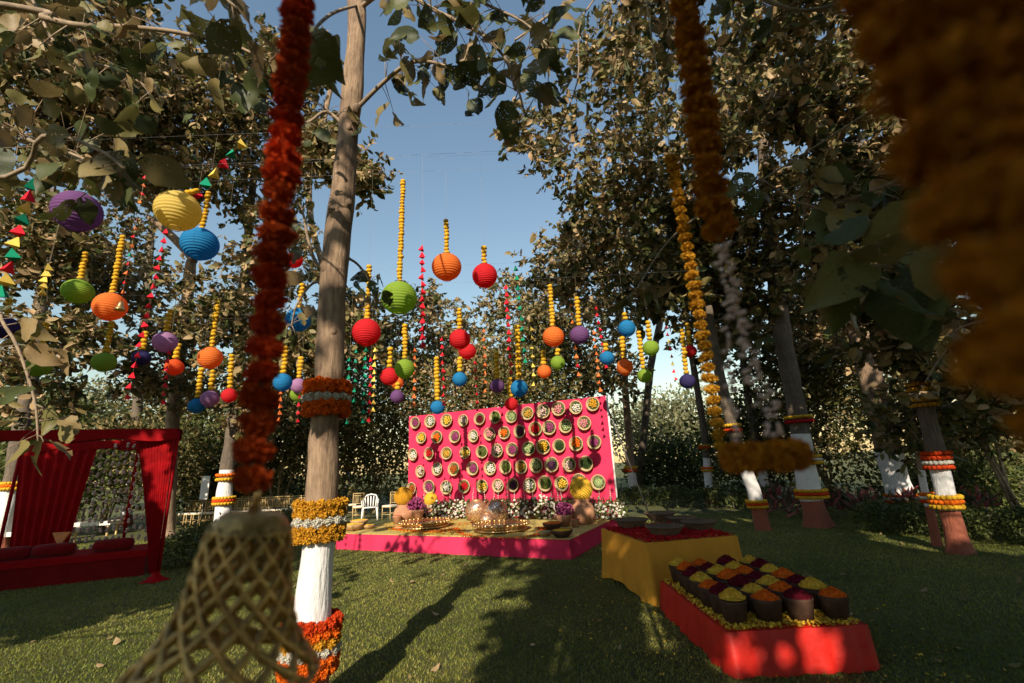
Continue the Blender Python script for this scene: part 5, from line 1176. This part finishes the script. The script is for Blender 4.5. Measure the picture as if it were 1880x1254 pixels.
# chairs
def chair_parts():
    d = {}
    def T(*segs):
        mb = MB()
        for a, b_, r in segs: mb.tube([a, b_], [r, r], 6)
        return mb
    d['leg'] = [T(((sx * .19, sy, 0), (sx * .18, sy, .45 if sy < 0 else .92), .013)).mesh('leg') for sx in (-1, 1) for sy in (-.19, .19)]
    mb = MB(); mb.box((0, 0, .445), (.40, .40, .025)); d['seat'] = mb.mesh('seat', smooth=False)
    mb = MB(); mb.box((0, 0, .475), (.39, .39, .045)); d['cushion'] = mb.mesh('cushion', smooth=False)
    d['top_rail'] = T(((-.19, .19, .91), (.19, .19, .91), .014), ((-.19, .19, .84), (.19, .19, .84), .010)).mesh('top_rail')
    d['spindle'] = [T(((x, .19, .56), (x, .19, .84), .008)).mesh('spindle') for x in (-.12, -.06, 0, .06, .12)]
    d['stretcher'] = T(((-.19, -.19, .2), (.19, -.19, .2), .009), ((-.19, .19, .2), (.19, .19, .2), .009), ((-.19, -.19, .25), (-.19, .19, .25), .009), ((.19, -.19, .25), (.19, .19, .25), .009), ((-.19, .19, .56), (.19, .19, .56), .010)).mesh('stretcher')
    return d
CP = chair_parts()
def chair(p, rz, lab, grp):
    e = empty('banquet_chair', p, lab, 'chair', grp, (0, 0, rz))
    for me in CP['leg']: inst('leg', me, M_gold_chair, e)
    inst('seat', CP['seat'], M_gold_chair, e); inst('cushion', CP['cushion'], M_cushion, e); inst('top_rail', CP['top_rail'], M_gold_chair, e); inst('stretcher', CP['stretcher'], M_gold_chair, e)
    for me in CP['spindle']: inst('spindle', me, M_gold_chair, e)
random.seed(41)
for k in range(17):
    x = 338 + k * 13.2; chair(gnd(x, 968 - k * .55), random.uniform(-.15, .15) + math.pi * 0, 'gilded spindle-back chair with ivory cushion in the long row behind the hedge', 'row of gilded chairs')
for k in range(6):
    chair(gnd(448 + k * 17, 955 - .5 * k), math.pi + random.uniform(-.2, .2), 'gilded chair facing the long chair row', 'second row of gilded chairs')
chair(gnd(657, 956), .35, 'gilded spindle-back chair beside the white plastic chair', 'loose gilded chairs'); chair(gnd(644, 950), .2, 'gilded chair half hidden behind the painted trunk', 'loose gilded chairs'); chair(gnd(716, 955), -.5, 'gilded chair partly behind the golden flower dome', 'loose gilded chairs')
p = gnd(679, 955); e = empty('plastic_chair', p, 'white moulded plastic armchair on the lawn behind the stage', 'chair', rot=(0, 0, .25))
def loc_part(nm, fn):
    mb = MB(); fn(mb); inst(nm, mb.mesh(nm), M_plastic, e)
for sx in (-1, 1):
    for sy in (-1, 1): loc_part('leg', lambda mb: mb.tube([(sx * .27, sy * .25, 0), (sx * .23, sy * .21, .42)], [.03, .04], 6))
    loc_part('armrest', lambda mb: mb.tube([(sx * .25, -.22, .42), (sx * .28, -.22, .64), (sx * .28, 0, .66), (sx * .25, .22, .68)], [.025] * 4, 6))
loc_part('seat', lambda mb: mb.box((0, 0, .43), (.46, .46, .03)))
for k in range(5): loc_part('back_slat', lambda mb: mb.tube([((k - 2) * .085, .22, .44), ((k - 2) * .1, .28, .8 - .012 * (k - 2) ** 2)], [.026, .026], 6))
loc_part('back_rim', lambda mb: mb.tube([(-.22, .24, .44), (-.25, .28, .66), (-.17, .3, .82), (0, .31, .86), (.17, .3, .82), (.25, .28, .66), (.22, .24, .44)], [.026] * 7, 8))
# white standing panel
p = gnd(318, 985); p = Vector((p.x, p.y + 1.2, 0)); e = empty('standing_panel', p, 'plain white panel standing beside the red drape', 'panel'); zc = at(318, 898, p.y).z
mb = MB(); mb.box((p.x, p.y, zc), (pxm(15, p), .03, pxm(42, p))); mb.build('panel', M_plastic, e, False)
mb = MB(); mb.tube([p, Vector((p.x, p.y + .04, zc))], [.02, .02], 6); mb.build('post', M_wire, e)

# ------------------------------------------------------------------ foreground ropes, tassel and bell
random.seed(51)
def rope(name, label, a, b_, d, cols, group='foreground marigold ropes', pitch=.62, top_z=3.6):
    a, b_ = Vector(a), Vector(b_); e = empty(name, b_, label, 'garland', group); Ln = (b_ - a).length; n = int(Ln / (d * pitch * 1.12))
    for k in range(n):
        t = (k + .5) / n; p = a.lerp(b_, t) + Vector((random.uniform(-1, 1), random.uniform(-1, 1), 0)) * d * .05
        c = cols[int(t * len(cols) * .999)] if isinstance(cols, list) else cols
        inst('marigold', random.choice(ME_marigold), fl(c), e, p - b_, (random.uniform(-.4, .4), random.uniform(-.4, .4), random.uniform(0, 6)), (lambda w_: (w_, w_, d * .74))(d * random.uniform(.92, 1.2)))
    mb = MB(); mb.tube([a + Vector((0, 0, max(.1, top_z - a.z))), a, b_], [.0025] * 3, 5); mb.build('cord', M_thread, e); return e
YB = .66
ra_, rb_ = at(546, -190, YB), at(459, 905, YB); ra_ = Vector((rb_.x, YB, ra_.z))
rope('marigold_rope', 'thick red-orange marigold rope from which the lattice brass bell hangs', ra_, rb_ + Vector((0, 0, .0)), pxm(62, at(500, 500, YB)), ['burnt', 'deep', 'burnt', 'deep', 'burnt', 'deep', 'burnt'])
# lattice bell
bt = at(466, 945, YB); S_ = pxm(1, bt); e = empty('lattice_bell', Vector((bt.x, YB, bt.z)), 'large openwork brass bell with flared rim hanging on the red-orange rope', 'bell')
P_ = [(50, 0), (60, -12), (67, -34), (73, -80), (80, -128), (90, -166), (104, -200), (122, -226), (138, -244), (146, -252)]
def rad_at(z): return np.interp(-z, [-q[1] for q in P_], [q[0] for q in P_])
org = Vector((bt.x, YB, bt.z)); NH = 13
for sgn in (-1, 1):
    mb = MB()
    for k in range(NH):
        pts = []; rr_ = []
        for i in range(26):
            t = i / 25; z = -20 - 230 * t; a = 2 * math.pi * k / NH + sgn * t * 2.3; r1 = rad_at(z)
            pts.append(org + Vector((r1 * math.cos(a), r1 * math.sin(a), z)) * S_); rr_.append((3.8 + 2.4 * t) * S_ * (1.25 + .35 * math.cos(i * 2.2)))
        mb.tube(pts, rr_, 6)
    mb.build('lattice_strands', M_brass_old, e)
mb = MB(); mb.lathe([(.5 * S_, 16 * S_), (8 * S_, 16 * S_), (14 * S_, 6 * S_), (48 * S_, 3 * S_), (60 * S_, -12 * S_), (66 * S_, -26 * S_), (69 * S_, -30 * S_), (64 * S_, -31 * S_), (55 * S_, -10 * S_), (4 * S_, -2 * S_)], 40, Matrix.Translation(org)); mb.build('crown_cap', M_brass_old, e)
mb = MB(); mb.lathe([((146 + 6 * math.cos(a)) * S_, (-252 + 6 * math.sin(a)) * S_) for a in np.linspace(0, 6.283, 9)], 60, Matrix.Translation(org)); mb.build('rim_ring', M_brass_old, e)
mb = MB(); mb.tube([org + Vector((0, 0, 14 * S_)), org + Vector((0, 0, 52 * S_))], [6 * S_, 6 * S_], 10); mb.build('hook', M_brass, e)
mb = MB(); mb.tube([org + Vector((0, 0, -4 * S_)), org + Vector((0, 0, -180 * S_))], [2.5 * S_] * 2, 8); mb.ball(org + Vector((0, 0, -190 * S_)), 18 * S_, 12, 8); mb.build('clapper', M_brass_old, e)
e.rotation_euler = (0, R_(5.5), 0)
# right ropes
Y1, Y2 = 1.45, .62
a, b_ = at(1232, 285, Y1), at(1326, 830, Y1); rope('marigold_rope', 'thin golden marigold rope hanging beside the tuberose tassel', a, b_, pxm(27, b_), 'golden', pitch=.70)
b_ = at(1320, 440, Y2); a = at(1238, -120, Y2); e = rope('marigold_rope', 'thick golden marigold rope ending in white tuberose strings and a flower ring', a, b_, pxm(60, b_), 'marig', pitch=.66)
rc = at(1405, 838, Y2); W = parent_world(e); k_ = pxm(1, rc)
for j in range(3):
    mb = MB(); random.seed(60 + j); p0 = b_ + Vector((0, 0, -.01)); p1 = rc + Vector(((-45, 10, 45)[j] * k_, (10, -14, 12)[j] * k_, 10 * k_))
    for i in range(34):
        t = i / 33; p = p0.lerp(p1, t) + Vector((math.sin(t * 7 + j) * 5, math.cos(t * 6 + j) * 5, 0)) * k_
        dv_ = Vector((random.gauss(0, 1), random.gauss(0, 1), random.gauss(-.4, .6))).normalized() * 17 * k_
        mb.tube([p, p + dv_ * .6, p + dv_], [3.2 * k_, 5.0 * k_, 1.5 * k_], 5)
    o = mb.build('tuberose_string', fl('blush'), e); o['kind'] = 'stuff'
for j in range(8):
    a_ = 2 * math.pi * j / 8; q = rc + Vector((55 * math.cos(a_), 42 * math.sin(a_), 0)) * k_; inst('ring_marigold', random.choice(ME_marigold), fl('marig'), e, q - W, (random.uniform(0, 6), 0, random.uniform(0, 6)), 58 * k_)
# big garland close to the lens at the right
Y3 = .16
def close_rope(x, y0, x1, y1, Y, lab):
    b_ = at(x1, y1, Y); a = at(x, y0, Y); a = Vector((b_.x, Y, a.z)); rope('marigold_rope', lab, a, b_, .040, 'marig', pitch=.62)
close_rope(1690, -260, 1905, 720, Y3, 'very thick marigold garland strand hanging close beside the viewer')
close_rope(1840, -260, 2010, 860, Y3 + .03, 'second marigold strand hanging behind the closest garland strand')
close_rope(1960, -260, 2160, 780, Y3 + .01, 'outermost marigold strand of the close garland bundle')
